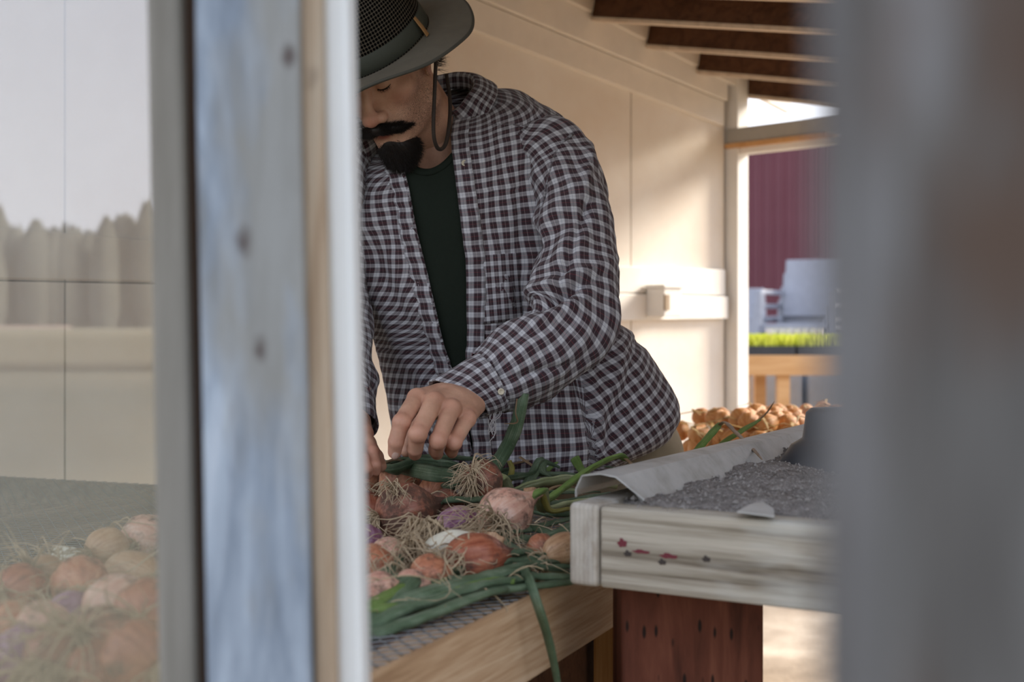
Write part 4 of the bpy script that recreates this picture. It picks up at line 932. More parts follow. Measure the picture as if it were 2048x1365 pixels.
LS = [(P(1066, 282, 2.44), .036, .055), (P(1099, 303, 2.425), .058, .068), (P(1124, 348, 2.405), .066, .070), (P(1140, 405, 2.37), .065, .066), (P(1148, 470, 2.335), .066, .064), (P(1150, 530, 2.305), .070, .062), (P(1152, 590, 2.275), .074, .060),
      (P(1142, 645, 2.25), .074, .060), (P(1105, 688, 2.225), .069, .058), (P(1055, 722, 2.205), .064, .056), (P(1012, 748, 2.19), .057, .052), (P(980, 765, 2.18), .049, .047)]
sl, slv, sluv, LL = garment_tube('sleeve', LS, M['plaid'], shirt, 130, 80, .9, (0, 0), extra=lfold)
# cuff of the left sleeve, with a button on the camera side
CF = [(P(984, 762, 2.18), .047, .0465), (P(965, 773, 2.175), .0475, .0460), (P(940, 787, 2.165), .0445, .043), (P(916, 800, 2.152), .0425, .041)]
cf, cv, cuv, _ = garment_tube('cuff', CF, M['plaid'], shirt, 26, 60, .35, (.01, .006), thick=.003, obl=.028)
def button(c, n, r=.0050, parent=None):
    n = n.normalized(); s = n.cross(Vector((0, 0, 1))).normalized(); u = s.cross(n); g = Geo(); seg = 20; pr_ = [(.0, .0008), (.55, .0008), (.62, .0016), (.95, .0016), (1.0, .0008), (1.0, -.001)]
    v = [c + (s * math.cos(2 * math.pi * k / seg) + u * math.sin(2 * math.pi * k / seg)) * r * max(a, .02) + n * h for a, h in pr_ for k in range(seg)]
    g.add(v, [(a * seg + k, a * seg + (k + 1) % seg, (a + 1) * seg + (k + 1) % seg, (a + 1) * seg + k) for a in range(5) for k in range(seg)])
    for i in range(4):
        a = math.pi / 4 + i * math.pi / 2; q = c + (s * math.cos(a) + u * math.sin(a)) * r * .25 + n * .0010
        g.add([q + (s * math.cos(b) + u * math.sin(b)) * r * .09 + n * .0001 for b in [k * math.pi / 3 for k in range(6)]], [(0, 1, 2, 3, 4, 5)])
    return g.obj('button', M['button'], parent, smooth=True)
def nearest_front(vs, u, v):
    best = None
    for p in vs:
        d = (pu(p) - u) ** 2 + (pv(p) - v) ** 2
        if d < 36 and (best is None or p.y < best.y): best = p
    if best is None: best = min(vs, key=lambda p: (pu(p) - u) ** 2 + (pv(p) - v) ** 2)
    return best
b = nearest_front(slv, 1010, 790) if False else P(1012, 786, 2.128)
button(nearest_front(cv + slv, 1008, 785) + Vector((0, -.004, 0)), Vector((.1, -1, 0)), .0050, cf)
# right sleeve, mostly behind the window frame
RS = [(P(735, 268, 2.46), .040, .060), (P(690, 292, 2.45), .062, .070), (P(662, 350, 2.43), .066, .070), (P(650, 450, 2.41), .066, .066), (P(650, 560, 2.40), .066, .062), (P(660, 640, 2.385), .066, .060), (P(676, 710, 2.34), .058, .056), (P(690, 770, 2.28), .048, .048), (P(698, 815, 2.225), .040, .042)]
sr, srv, sruv, _ = garment_tube('sleeve', RS, M['plaid'], shirt, 110, 60, 1.0, (.4, .2))
CR = [(P(697, 806, 2.235), .040, .041), (P(701, 830, 2.215), .039, .040), (P(706, 856, 2.195), .038, .038)]
garment_tube('cuff', CR, M['plaid'], shirt, 20, 50, .4, (.4, .01), thick=.003)
# collar: a stand round the neck and a folded leaf that spreads over the chest
def coll(th, lev):
    r = rings[0]; return ring_pt(rings[lev], th)
def collar():
    v = []; uv = []; n = 90; a0 = solve(rings[3], 906); a1 = solve(rings[3], 800) + tw; rows = 12
    for i in range(n + 1):
        t = i / n; th = a0 + (a1 - a0) * t; front = min(t, 1 - t)
        drop = .040 + .034 * math.exp(-(front / .07) ** 2); base = ring_pt(rings[1], th); cen = P(872, 228, 2.505); out = (base - cen); up = Matrix.Rotation(math.radians(34), 3, 'X') @ Vector((0, 0, 1)); out = (out - up * out.dot(up)).normalized()
        fl = .010 * math.exp(-(front / .1) ** 2)
        top = base + up * (.032 - .020 * math.exp(-(front / .09) ** 2)) - out * .002
        for j in range(rows + 1):
            s = j / rows
            if s < .3: p = base.lerp(top, s / .3) 
            else:
                q = (s - .3) / .7; dn = (ring_pt(rings[12], th) - ring_pt(rings[1], th)).normalized()
                p = top + out * (.008 * math.sin(min(1, q * 3) * math.pi / 2) + q * .010 + fl * q) - up * q * drop * .55 + dn * q * drop * .62
            p = p + out * .0015 * noise.noise(Vector((th * 3, s * 3, 1))); v.append(p); uv.append((t * .42, s * .11))
    W = rows + 1; f = [(i * W + j, i * W + j + 1, (i + 1) * W + j + 1, (i + 1) * W + j) for i in range(n) for j in range(rows)]
    o = mesh_obj('collar', v, f, M['plaid'], shirt, True, uvs=uv); m = o.modifiers.new('t', 'SOLIDIFY'); m.thickness = .003; m.offset = 0; return o, v
co_, cov = collar()
bp = nearest_front(cov + sv_, 928, 326); button(bp + Vector((0, -.005, 0)), Vector((.15, -1, .1)), .0052, co_)
# yoke seam, armhole seam, pocket and hem: raised strips following the cloth
def strip(name, pix, w, h=.0022, src=None, par=None, n=60, off=.001):
    pts = catmull([(a, b, 0) for a, b in pix], n); src = src or sv_; arr = np.array([(pu(p), pv(p), p.y) for p in src]); P3 = []
    for a, b, _ in pts:
        d = (arr[:, 0] - a) ** 2 + (arr[:, 1] - b) ** 2; m = d < 120
        y = np.average(arr[m, 2][arr[m, 2] < arr[m, 2].min() + .05]) if m.any() else arr[d.argmin(), 2]; P3.append(P(a, b, y - off))
    for _ in range(3): P3 = [P3[0]] + [(P3[i - 1] + P3[i] * 2 + P3[i + 1]) / 4 for i in range(1, n - 1)] + [P3[-1]]
    g = Geo(); g.tube(P3, w, 8, h / w, up=(0, -1, 0)); return g.obj(name, M['plaid'], par or shirt, smooth=True)
strip('yoke_seam', [(944, 250), (985, 250), (1030, 251), (1066, 262), (1092, 284)], .0022, .0016)
strip('armhole_seam', [(1146, 268), (1118, 292), (1104, 330), (1092, 380), (1082, 440)], .0024, .0020, src=sv_ + slv)
# pocket on the left breast
def patch(name, corners, nu=16, nv=18, off=.003):
    (a, b, c, d) = corners; arr = np.array([(pu(p), pv(p), p.y) for p in sv_]); v = []; uv = []
    for j in range(nv + 1):
        for i in range(nu + 1):
            s, t = i / nu, j / nv; u = (a[0] * (1 - s) + b[0] * s) * (1 - t) + (d[0] * (1 - s) + c[0] * s) * t; w = (a[1] * (1 - s) + b[1] * s) * (1 - t) + (d[1] * (1 - s) + c[1] * s) * t
            dd = (arr[:, 0] - u) ** 2 + (arr[:, 1] - w) ** 2 + ((arr[:, 2] > 2.5) * 1e6); k = np.argsort(dd)[:5]; y = arr[k, 2].mean()
            v.append(P(u, w, y - off - .001 * math.sin(t * 9))); uv.append((s * .115 + .008, t * .125 + .013))
    f = [(j * (nu + 1) + i, j * (nu + 1) + i + 1, (j + 1) * (nu + 1) + i + 1, (j + 1) * (nu + 1) + i) for j in range(nv) for i in range(nu)]
    o = mesh_obj(name, v, f, M['plaid'], shirt, True, uvs=uv); m = o.modifiers.new('t', 'SOLIDIFY'); m.thickness = .004; m.offset = 1; return o
patch('pocket', [(948, 512), (1036, 506), (1046, 640), (958, 650)])
# crew neck of the t-shirt
nk = []
for i in range(50):
    u_ = 788 + i * 2.6; v_ = 345 - 30 * ((u_ - 852) / 52) ** 2; q_ = min(tv, key=lambda p: (pu(p) - u_) ** 2 + (pv(p) - v_) ** 2 + (1e6 if p.y > 2.5 else 0)); nk.append(P(u_, v_, q_.y - .001))
for _ in range(4): nk = [nk[0]] + [(nk[i - 1] + nk[i] * 2 + nk[i + 1]) / 4 for i in range(1, 49)] + [nk[-1]]
g = Geo(); g.tube(nk, .0068, 10, .5, up=(0, -1, 0)); g.obj('neck_band', M['tshirt'], ts, smooth=True)
# frayed cuff threads
g = Geo()
for i in range(9):
    a = P(990 + rng.uniform(-6, 12), 815 + rng.uniform(-10, 6), 2.16); b = P(984 + rng.uniform(-8, 8), 860 + rng.uniform(-10, 30), 2.16)
    pts = catmull([a, a.lerp(b, .35) + Vector((rng.uniform(-.008, .008), 0, 0)), a.lerp(b, .7) + Vector((rng.uniform(-.008, .008), 0, 0)), b], 14); g.tube(pts, .0006, 4)
g.obj('frayed_threads', plain('white thread', (.5, .48, .48), .9), cf)
# belt line and trousers
HLt = HLp + Vector((.03, -.02, 0))
pr = [('cap', HLt, HLt + Vector((0, 0, .03)), .116, .112, .03), ('cap', PEL + Vector((0, .0, .03)), PEL, .125, .125, .04), ('cap', PEL, HLp, .125, .10, .04), ('cap', PEL, HRp, .125, .10, .04)]
for a, b, c in ((HLp, KL, AL), (HRp, KR, AR)): pr += [('cap', a, b, .105, .078, .03), ('cap', b, c, .078, .070, .02)]
v, f = sdf_mesh(pr, .010, (-.5, 2.3, .03), (.6, 3.1, 1.2)); v = smooth_mesh(v, f, 1)
v = [Vector(p) + Vector((noise.noise(Vector(p) * 14) * .010, noise.noise(Vector(p) * 14 + Vector((5, 0, 0))) * .010, 0)) for p in v]
mesh_obj('trousers', v, f, M['trousers'], person)
for c in (AL, AR):
    v, f = sdf_mesh([('cap', c + Vector((0, .01, .02)), c + Vector((0, .0, -.045)), .048, .044, .02), ('cap', c + Vector((0, .03, -.045)), c + Vector((0, -.16, -.052)), .038, .036, .02)], .007, tuple(c - Vector((.12, .3, .14))), tuple(c + Vector((.12, .15, .14))))
    v[:, 2] = np.maximum(v[:, 2], .013); mesh_obj('boot', v, f, M['boot'], person)
# ------------------------------------------------------------------ onions
PROF = [(-1.0, .03), (-.985, .20), (-.90, .47), (-.68, .77), (-.35, .95), (0, 1.0), (.3, .94), (.58, .76), (.82, .52), (1.02, .32), (1.25, .21), (1.55, .16)]
def frame(ax):
    ax = Vector(ax).normalized(); s = ax.cross(Vector((.13, .2, 1))).normalized(); return ax, s, ax.cross(s)
def bulb(c, R, ax, mat, parent, el=1.0, neck=1.0, name='bulb', seed=0, fl=1.0):
    a, s, u = frame(ax); seg = 40; pf = catmull([(p[0], p[1], 0) for p in PROF], 34); v = []; uv = []
    for i, (t, r, _) in enumerate(pf):
        tt = t * el if t < 1.02 else (1.02 * el + (t - 1.02) * neck)
        for k in range(seg + 1):
            th = 2 * math.pi * k / seg; d = s * math.cos(th) + u * math.sin(th) * fl
            n = 1 + .07 * noise.noise(d * 1.3 + Vector((seed, t, 0))) + .035 * noise.noise(Vector((th * 0 + d.x * 5, d.y * 5, t * 1.2 + seed))) + .016 * math.sin(th * 9 + seed) * (1 - abs(t) * .4)
            v.append(c + a * tt * R + d * r * R * n); uv.append((k / seg, (t + 1) / 2.5 + seed * .37))
    W = seg + 1; f = [(i * W + k, i * W + k + 1, (i + 1) * W + k + 1, (i + 1) * W + k) for i in range(len(pf) - 1) for k in range(seg)]
    return mesh_obj(name, v, f, mat, parent, True, uvs=uv)
def roots(c, R, ax, n, L, parent, el=1.0, th=.00095, grav=.5):
    a, s, u = frame(ax); g = Geo(); b = c - a * R * el * .97
    for i in range(n):
        an = rng.uniform(0, 6.283); sp = rng.uniform(.2, 1.5) ; d = (-a + (s * math.cos(an) + u * math.sin(an)) * sp).normalized(); p = b + (s * math.cos(an) + u * math.sin(an)) * R * .12; pts = [p]; l = L * rng.uniform(.4, 1.25); m = 8
        bend = Vector((rng.gauss(0, .35), rng.gauss(0, .35), rng.gauss(-.1, .3)))
        for j in range(m):
            d = (d + bend * .35 + Vector((rng.gauss(0, .15), rng.gauss(0, .15), rng.gauss(0, .15) - grav * .25))).normalized(); q = pts[-1] + d * l / m
            if q.z < TZ + .002: q.z = TZ + .002
            pts.append(q)
        r = th * rng.uniform(.6, 1.5); g.tube(pts, [r * (1.3 - j / m) for j in range(m + 1)], 5, cap=False)
    g.tube([b - a * R * .02, b + a * R * .06], [R * .13, R * .2], 10); return g.obj('roots', M['root'], parent, smooth=True)
def leaf(pts, rad, mat, parent=None, flat=.42, n=40, tip=.25, name='leaf', ends=1.0, up=(0, 0, 1)):
    P3 = V3(catmull(pts, n)); k = len(P3) - 1; g = Geo(); sd = rng.uniform(0, 9)
    rr_ = [rad * (ends + (1 - ends) * min(1, i / k * 6)) * (1 - (1 - tip) * max(0, (i / k - .55) / .45) ** 1.6) * (1 + .10 * noise.noise(Vector((i * .22, sd, 0)))) for i in range(k + 1)]
    g.tube(P3, rr_, 14, flat, up=up); v = g.v
    for i, p in enumerate(v): v[i] = p + Vector((0, 0, rad * .14 * noise.noise(Vector((p.x * 55, p.y * 55, sd)))))
    return g.obj(name, M[mat], parent, smooth=True)
ONI = {}
def onion(key, u, v, R, ax, mat, label, nr_=26, RL=1.7, el=1.0, up=0.0, z=None, neck=1.0, group=None, cat='onion', name='onion', fl=1.0):
    zc = z if z is not None else TZ + R * .93 + .004 + up
    c = Pz(u, v, zc); e = empty(name, (c.x, c.y, zc - R * .9)); tag(e, label, cat, group)
    bulb(c, R, ax, M[mat], e, el, neck, seed=(u * .13 + v * .07) % 7, fl=fl)
    if nr_: roots(c, R, ax, int(nr_ * 1.35), R * RL * 1.1, e, el)
    ONI[key] = (e, c, R, Vector(ax).normalized(), el); return e
G1 = 'onions drying on the wire mesh table'
L_ = lambda *a: [P(*q) for q in a]
onion('a', 733, 962, .031, (.3, .6, .5), 'on_orange', 'glossy orange onion touched by the man\'s right hand, cut off by the white trim', 10, 1.2, up=.01)
onion('b', 800, 962, .036, (-.3, .8, .35), 'on_orange', 'round orange-pink onion standing just below the pointing fingertip', 22, 1.3, up=.015)
onion('c', 872, 985, .029, (.3, .9, .2), 'on_orange', 'orange onion peeking out behind the large muddy onion', 8, 1.2, up=.01)
onion('d', 812, 1022, .040, (.9, .5, .15), 'on_dirty', 'largest onion, muddy red skin, left of the purple one', 34, 1.2, up=.008, el=1.12)
onion('e', 893, 1020, .030, (.6, .75, .1), 'on_dirty', 'dark mud-caked onion wedged right of the largest muddy onion', 14, 1.4, up=.012)
onion('f', 966, 962, .031, (.55, .8, .0), 'on_dirty', 'upper onion with its tangle of roots turned up towards the hand', 60, 1.3, z=.962)
onion('g', 1012, 1030, .037, (.75, .35, .45), 'on_pink', 'tall pinkish onion with long pale roots fanning to its left', 70, 2.4, up=.022, el=1.05)
onion('h', 918, 1052, .027, (.85, .3, .1), 'on_purple', 'bright purple onion under the fan of pale roots', 16, 1.6, up=.010, el=1.25)
onion('i', 895, 1090, .0165, (.9, .35, .25), 'on_white', 'slim peeled cream-white shallot in the middle of the pile', 0, 1.2, up=.026, el=2.0, cat='shallot', name='shallot')
onion('j', 952, 1117, .030, (.85, .45, .05), 'on_red', 'red-brown onion in front of the slim white shallot', 16, 1.4, el=1.35, up=.004)
onion('k', 1082, 1096, .0185, (-.3, .8, .25), 'on_orange', 'small lone orange onion nearest the plank tray corner', 10, 1.6, up=.012)
onion('l', 984, 1080, .019, (.6, .5, .1), 'on_tan', 'little brown papery onion right of the slim white shallot', 12, 1.6, up=.010)
onion('m', 838, 1112, .023, (.4, .7, .2), 'on_tan', 'small brownish onion buried in roots left of the white shallot', 34, 1.5)
onion('n', 778, 1118, .026, (-.5, .7, .15), 'on_pink', 'dusty pink onion between the roots at the lower left of the pile', 26, 1.5, el=1.2)
onion('o', 744, 1136, .028, (.5, .6, .1), 'on_orange', 'orange onion beside the white trim in the lower left of the pile', 16, 1.6)
onion('p', 860, 1150, .024, (.8, .4, .1), 'on_orange', 'orange onion half covered by the front bunch of green leaves', 18, 1.5)
onion('q', 823, 1172, .019, (.9, .3, .05), 'on_pink', 'smallest pale onion tucked beneath the front green leaves', 14, 1.6)
onion('r', 730, 1090, .027, (-.2, .8, .3), 'on_purple', 'dull mauve onion against the white trim, mid height of the pile', 14, 1.5)
onion('s', 730, 1024, .032, (-.3, .8, .3), 'on_red', 'dark red onion against the white trim, left of the largest muddy one', 22, 1.4)
onion('t', 1128, 1098, .020, (.8, .55, .25), 'on_tan', 'brown papery shallot leaning against the tray end block', 14, 1.8, el=1.5, up=.016, cat='shallot', name='shallot')
onion('u', 760, 1180, .021, (.8, .4, .1), 'on_pink', 'pale pink onion lowest beside the white trim', 20, 1.4)
# onions seen through the pane
pane = [(42, 1185, .030, 'on_red', 'red onion behind the pane at its left side, below the bare mesh'), (160, 1168, .030, 'on_orange', 'bright orange onion in the middle of the pane'), (92, 1150, .022, 'on_tan', 'tan onion with spiky upright roots behind the pane'),
        (262, 1148, .027, 'on_tan', 'long golden shallot-shaped onion behind the pane near its right side'), (292, 1082, .034, 'on_pink', 'pinkish onion highest behind the pane, beside the grey board'), (215, 1098, .026, 'on_tan', 'pale dusty onion behind the pane below the mesh edge'),
        (148, 1234, .026, 'on_purple', 'violet onion behind the middle of the pane'), (235, 1212, .032, 'on_pink', 'large mauve-pink onion behind the pane at the right'), (296, 1230, .033, 'on_red', 'rusty red onion behind the pane touching the grey board'),
        (30, 1262, .029, 'on_orange', 'dull orange onion low behind the pane at its left edge'), (88, 1258, .026, 'on_pink', 'pink onion low behind the pane, left of the violet one'), (205, 1282, .029, 'on_dirty', 'muddy onion with thick pale roots low behind the pane'),
        (45, 1316, .028, 'on_purple', 'purple and white onion at the bottom left corner of the pane'), (120, 1312, .030, 'on_dirty', 'muddy brown onion at the bottom of the pane'), (275, 1310, .030, 'on_red', 'dark red onion at the bottom right of the pane'), (200, 1345, .028, 'on_red', 'red-brown onion lowest in the middle of the pane')]
for i, (u, v, r, m, lb) in enumerate(pane):
    ax = (rng.uniform(-.6, .8), rng.uniform(.2, .9), rng.uniform(-.05, .4))
    if i in (2, 11): ax = (.35, .75, -.25)
    onion('w%d' % i, u, v, r, ax, m, lb, 60 if i in (2, 11) else 34, 2.4 if i in (2, 11) else 1.6, el=1.7 if i == 3 else 1.05, up=.008 * (i % 3), z=None)
# fans of pale roots that spill over their neighbours
def fan(key, start, ends, n, th=.0008, arch=.012):
    e = ONI[key][0]; g = Geo(); a = P(*start)
    for i in range(n):
        t = rng.random() * (len(ends) - 1); k = min(int(t), len(ends) - 2); b = P(*ends[k]).lerp(P(*ends[k + 1]), t - k); b = a.lerp(b, rng.uniform(.55, 1.15)); L = (b - a).length
        w = [Vector((rng.gauss(0, .10), rng.gauss(0, .08), rng.gauss(0, .10))) * L for _ in range(2)]
        pts = V3(catmull([a + Vector((rng.gauss(0, .002), 0, rng.gauss(0, .002))), a.lerp(b, .33) + w[0] + Vector((0, 0, arch)), a.lerp(b, .68) + w[1] + Vector((0, 0, arch * .6)), b], 12)); r = th * rng.uniform(.6, 1.5)
        g.tube(pts, [r * (1.2 - .9 * j / 11) for j in range(12)], 5, cap=False)
    g.obj('roots', M['root'], e, smooth=True)
fan('g', (992, 1046, 1.855), [(925, 1000, 1.86), (880, 1035, 1.80), (893, 1075, 1.76), (960, 1100, 1.74), (1030, 1115, 1.74), (1060, 1090, 1.80)], 70)
fan('d', (842, 1062, 1.80), [(770, 1050, 1.80), (775, 1085, 1.74), (820, 1110, 1.70), (880, 1060, 1.78)], 44)
fan('h', (884, 1062, 1.80), [(800, 1040, 1.84), (812, 1075, 1.76), (850, 1110, 1.71), (905, 1105, 1.71)], 34)
fan('m', (828, 1098, 1.735), [(770, 1080, 1.76), (760, 1120, 1.68), (800, 1150, 1.63), (870, 1150, 1.63), (885, 1110, 1.70)], 44)
fan('n', (765, 1128, 1.68), [(725, 1100, 1.72), (728, 1160, 1.60), (780, 1180, 1.57), (830, 1160, 1.60)], 34)
fan('f', (945, 950, 2.01), [(900, 925, 2.03), (890, 975, 1.99), (920, 1000, 1.97), (980, 990, 1.97), (1000, 930, 2.02), (960, 905, 2.06)], 46)
fan('b', (790, 985, 1.98), [(735, 975, 1.98), (750, 1010, 1.90), (800, 1015, 1.90), (840, 995, 1.94)], 34)
fan('j', (915, 1118, 1.68), [(870, 1100, 1.70), (860, 1140, 1.64), (900, 1165, 1.60), (950, 1150, 1.63)], 22)
fan('w1', (118, 1172, 1.56), [(40, 1120, 1.66), (85, 1090, 1.70), (120, 1110, 1.66), (150, 1215, 1.50), (90, 1240, 1.48), (50, 1195, 1.54)], 44, .0010)
fan('w8', (228, 1255, 1.44), [(140, 1215, 1.48), (180, 1180, 1.54), (240, 1170, 1.54), (300, 1240, 1.46), (270, 1340, 1.34), (190, 1320, 1.36), (130, 1260, 1.42)], 54, .0011)
fan('w4', (275, 1100, 1.75), [(210, 1050, 1.86), (170, 1085, 1.78), (220, 1130, 1.70), (260, 1140, 1.68)], 34, .0009)
fan('w13', (90, 1290, 1.38), [(10, 1250, 1.44), (20, 1310, 1.36), (60, 1350, 1.32), (130, 1340, 1.33)], 34, .0010)
# leaves that belong to the onions
def attach(key, paths):
    e, c, R, a, el = ONI[key]; nk = c + a * R * (1.02 * el + .35)
    for pts, rad, mat, *o in paths:
        leaf([nk - a * R * .25, nk + a * R * .15] + pts, rad, mat, e, **(o[0] if o else {}))
attach('g', [(L_((1085, 1005, 1.97), (1125, 978, 2.02), (1168, 946, 2.07), (1205, 925, 2.1), (1238, 913, 2.12), (1253, 920, 2.13)), .0115, 'leaf_bright', dict(tip=.5)),
             (L_((1090, 1018, 1.95), (1130, 1010, 1.98), (1185, 1000, 2.02), (1230, 998, 2.08)), .0105, 'leaf_pale'), (L_((1100, 1022, 1.93), (1140, 1019, 1.93), (1185, 1022, 1.95)), .006, 'leaf_yellow')])
attach('f', [(L_((1020, 985, 2.17), (1060, 972, 2.17), (1120, 960, 2.19), (1180, 962, 2.2), (1235, 972, 2.2)), .0135, 'leaf_pale', dict(tip=.8)),
             (L_((1015, 965, 2.26), (1024, 940, 2.27), (1018, 922, 2.27)), .007, 'leaf_yellow', dict(tip=.7))])
attach('e', [(L_((960, 990, 2.1), (1010, 960, 2.25), (1060, 950, 2.3), (1075, 928, 2.32), (1090, 925, 2.34), (1120, 935, 2.34)), .011, 'leaf')])
attach('b', [(L_((785, 940, 2.25), (830, 926, 2.27), (890, 930, 2.27), (960, 944, 2.25), (1010, 952, 2.22)), .0155, 'leaf', dict(flat=.5)), (L_((850, 945, 2.2), (920, 955, 2.16), (990, 962, 2.18)), .012, 'leaf')])
attach('a', [(L_((765, 935, 2.3), (800, 922, 2.33), (860, 915, 2.36), (940, 918, 2.36), (1000, 925, 2.36)), .013, 'leaf')])
attach('c', [(L_((905, 975, 2.15), (930, 960, 2.2), (975, 948, 2.25), (1030, 935, 2.33)), .011, 'leaf')])
attach('h', [(L_((990, 1062, 1.86), (1050, 1060, 1.88), (1110, 1045, 1.93), (1180, 1030, 1.98)), .009, 'leaf'), (L_((1000, 1072, 1.84), (1060, 1080, 1.82), (1130, 1062, 1.86), (1190, 1050, 1.9)), .009, 'leaf')])
attach('k', [(L_((1100, 1075, 1.84), (1140, 1050, 1.9), (1190, 1035, 1.96)), .006, 'leaf')])
attach('j', [(L_((1010, 1100, 1.75), (1060, 1112, 1.74), (1130, 1112, 1.74), (1200, 1112, 1.8)), .010, 'leaf')])
attach('l', [(L_((1010, 1085, 1.8), (1045, 1105, 1.77), (1110, 1095, 1.8), (1180, 1080, 1.86)), .0075, 'leaf')])
FB = [(L_((742, 1250, 1.475), (800, 1222, 1.50), (880, 1198, 1.55), (960, 1172, 1.60), (1040, 1160, 1.64)), .0155, 'leaf', dict(tip=.75)),
      (L_((750, 1228, 1.50), (830, 1196, 1.54), (920, 1168, 1.60), (990, 1150, 1.64), (1052, 1138, 1.68)), .0145, 'leaf', dict(tip=.5)),
      (L_((752, 1175, 1.56), (792, 1156, 1.60), (850, 1150, 1.64), (930, 1160, 1.63), (1000, 1142, 1.67), (1060, 1128, 1.70), (1150, 1122, 1.76)), .0095, 'leaf', dict(tip=.8)),
      (L_((745, 1205, 1.53), (800, 1190, 1.56), (860, 1190, 1.57), (900, 1180, 1.58)), .006, 'leaf_pale')]
FB.append((L_((738, 1268, 1.455), (800, 1252, 1.46), (870, 1226, 1.49), (950, 1196, 1.55), (1010, 1178, 1.59)), .0125, 'leaf', dict(tip=.6)))
FB.append((L_((745, 1215, 1.50), (830, 1212, 1.52), (900, 1190, 1.56), (985, 1162, 1.62), (1030, 1165, 1.62)), .010, 'leaf_bright', dict(tip=.6)))
attach('o', FB[2:3]); attach('u', FB[0:2] + FB[3:6]); attach('p', [(L_((900, 1150, 1.66), (970, 1138, 1.69), (1040, 1128, 1.71), (1110, 1140, 1.70), (1160, 1150, 1.72)), .010, 'leaf')])
attach('q', [(L_((900, 1178, 1.6), (980, 1182, 1.6), (1080, 1172, 1.64), (1170, 1160, 1.70), (1250, 1150, 1.78)), .0095, 'leaf', dict(tip=.6))])
attach('t', [(L_((1165, 1085, 1.80), (1200, 1060, 1.9)), .006, 'dry')])
attach('m', [(L_((880, 1105, 1.76), (905, 1120, 1.74)), .004, 'dry')])
attach('d', [(L_((905, 1000, 2.02), (960, 1000, 2.05), (1040, 985, 2.12), (1120, 985, 2.15), (1200, 985, 2.18)), .0105, 'leaf')])
# loose leaves lying on the heap
def lone(label, pts, rad, mat, **k):
    return tag(leaf(pts, rad, mat, None, name='onion_leaf', **k), label, 'leaf')
lone('upright green leaf standing in front of the plaid sleeve', L_((975, 962, 2.20), (990, 935, 2.20), (1015, 892, 2.19), (1033, 850, 2.17), (1042, 812, 2.16), (1049, 786, 2.155)), .0108, 'leaf', tip=.68, up=(0, -1, 0), flat=.6)
lone('dry brown strip clinging to the upright green leaf', L_((1034, 798, 2.145), (1031, 825, 2.145), (1034, 845, 2.15), (1008, 848, 2.15)), .0028, 'dry', flat=.4)
lone('thin green leaf hanging down over the wooden end beam', L_((1046, 1142, 1.67), (1060, 1165, 1.62), (1072, 1200, 1.60), (1092, 1262, 1.61), (1106, 1318, 1.62), (1118, 1385, 1.63)), .0075, 'leaf', tip=.6, up=(0, -1, 0))
lone('folded grey-green leaf with a sharp kink behind the bent yellow leaf', L_((1045, 985, 2.2), (1066, 950, 2.3), (1082, 922, 2.33), (1085, 945, 2.31), (1110, 958, 2.28)), .010, 'leaf', flat=.25)
lone('tall looped yellow-green leaf at the back of the heap below the shirt hem', L_((1085, 950, 2.36), (1120, 915, 2.38), (1134, 896, 2.38), (1150, 918, 2.36), (1168, 945, 2.32), (1215, 968, 2.25)), .0085, 'leaf_bright', flat=.3)
lone('long dry brown leaf lying along the back of the heap', L_((1020, 930, 2.36), (1070, 918, 2.38), (1110, 912, 2.38), (1150, 908, 2.38)), .0058, 'dry', flat=.3)
lone('short straw-coloured leaf crossing the back of the heap', L_((1040, 915, 2.34), (1062, 930, 2.33), (1090, 945, 2.31)), .005, 'dry', flat=.3)
lone('curled tan leaf tip at the right end of the bent bright leaf', L_((1250, 917, 2.125), (1262, 928, 2.11), (1270, 944, 2.10)), .0035, 'dry', flat=.3)
lone('thin twisted brown leaf lying across the pale stems', L_((1070, 1005, 2.02), (1090, 985, 2.04), (1120, 972, 2.06), (1150, 976, 2.06), (1165, 990, 2.03)), .0035, 'dry', flat=.4)
lone('small dark dry leaf curled at the far left end of the green leaves', L_((772, 925, 2.28), (790, 920, 2.27), (812, 924, 2.27)), .0045, 'dry', flat=.5)
lone('thin green leaf at the back of the heap, furthest right', L_((1130, 918, 2.42), (1180, 928, 2.40), (1225, 936, 2.38), (1262, 945, 2.34)), .004, 'leaf')
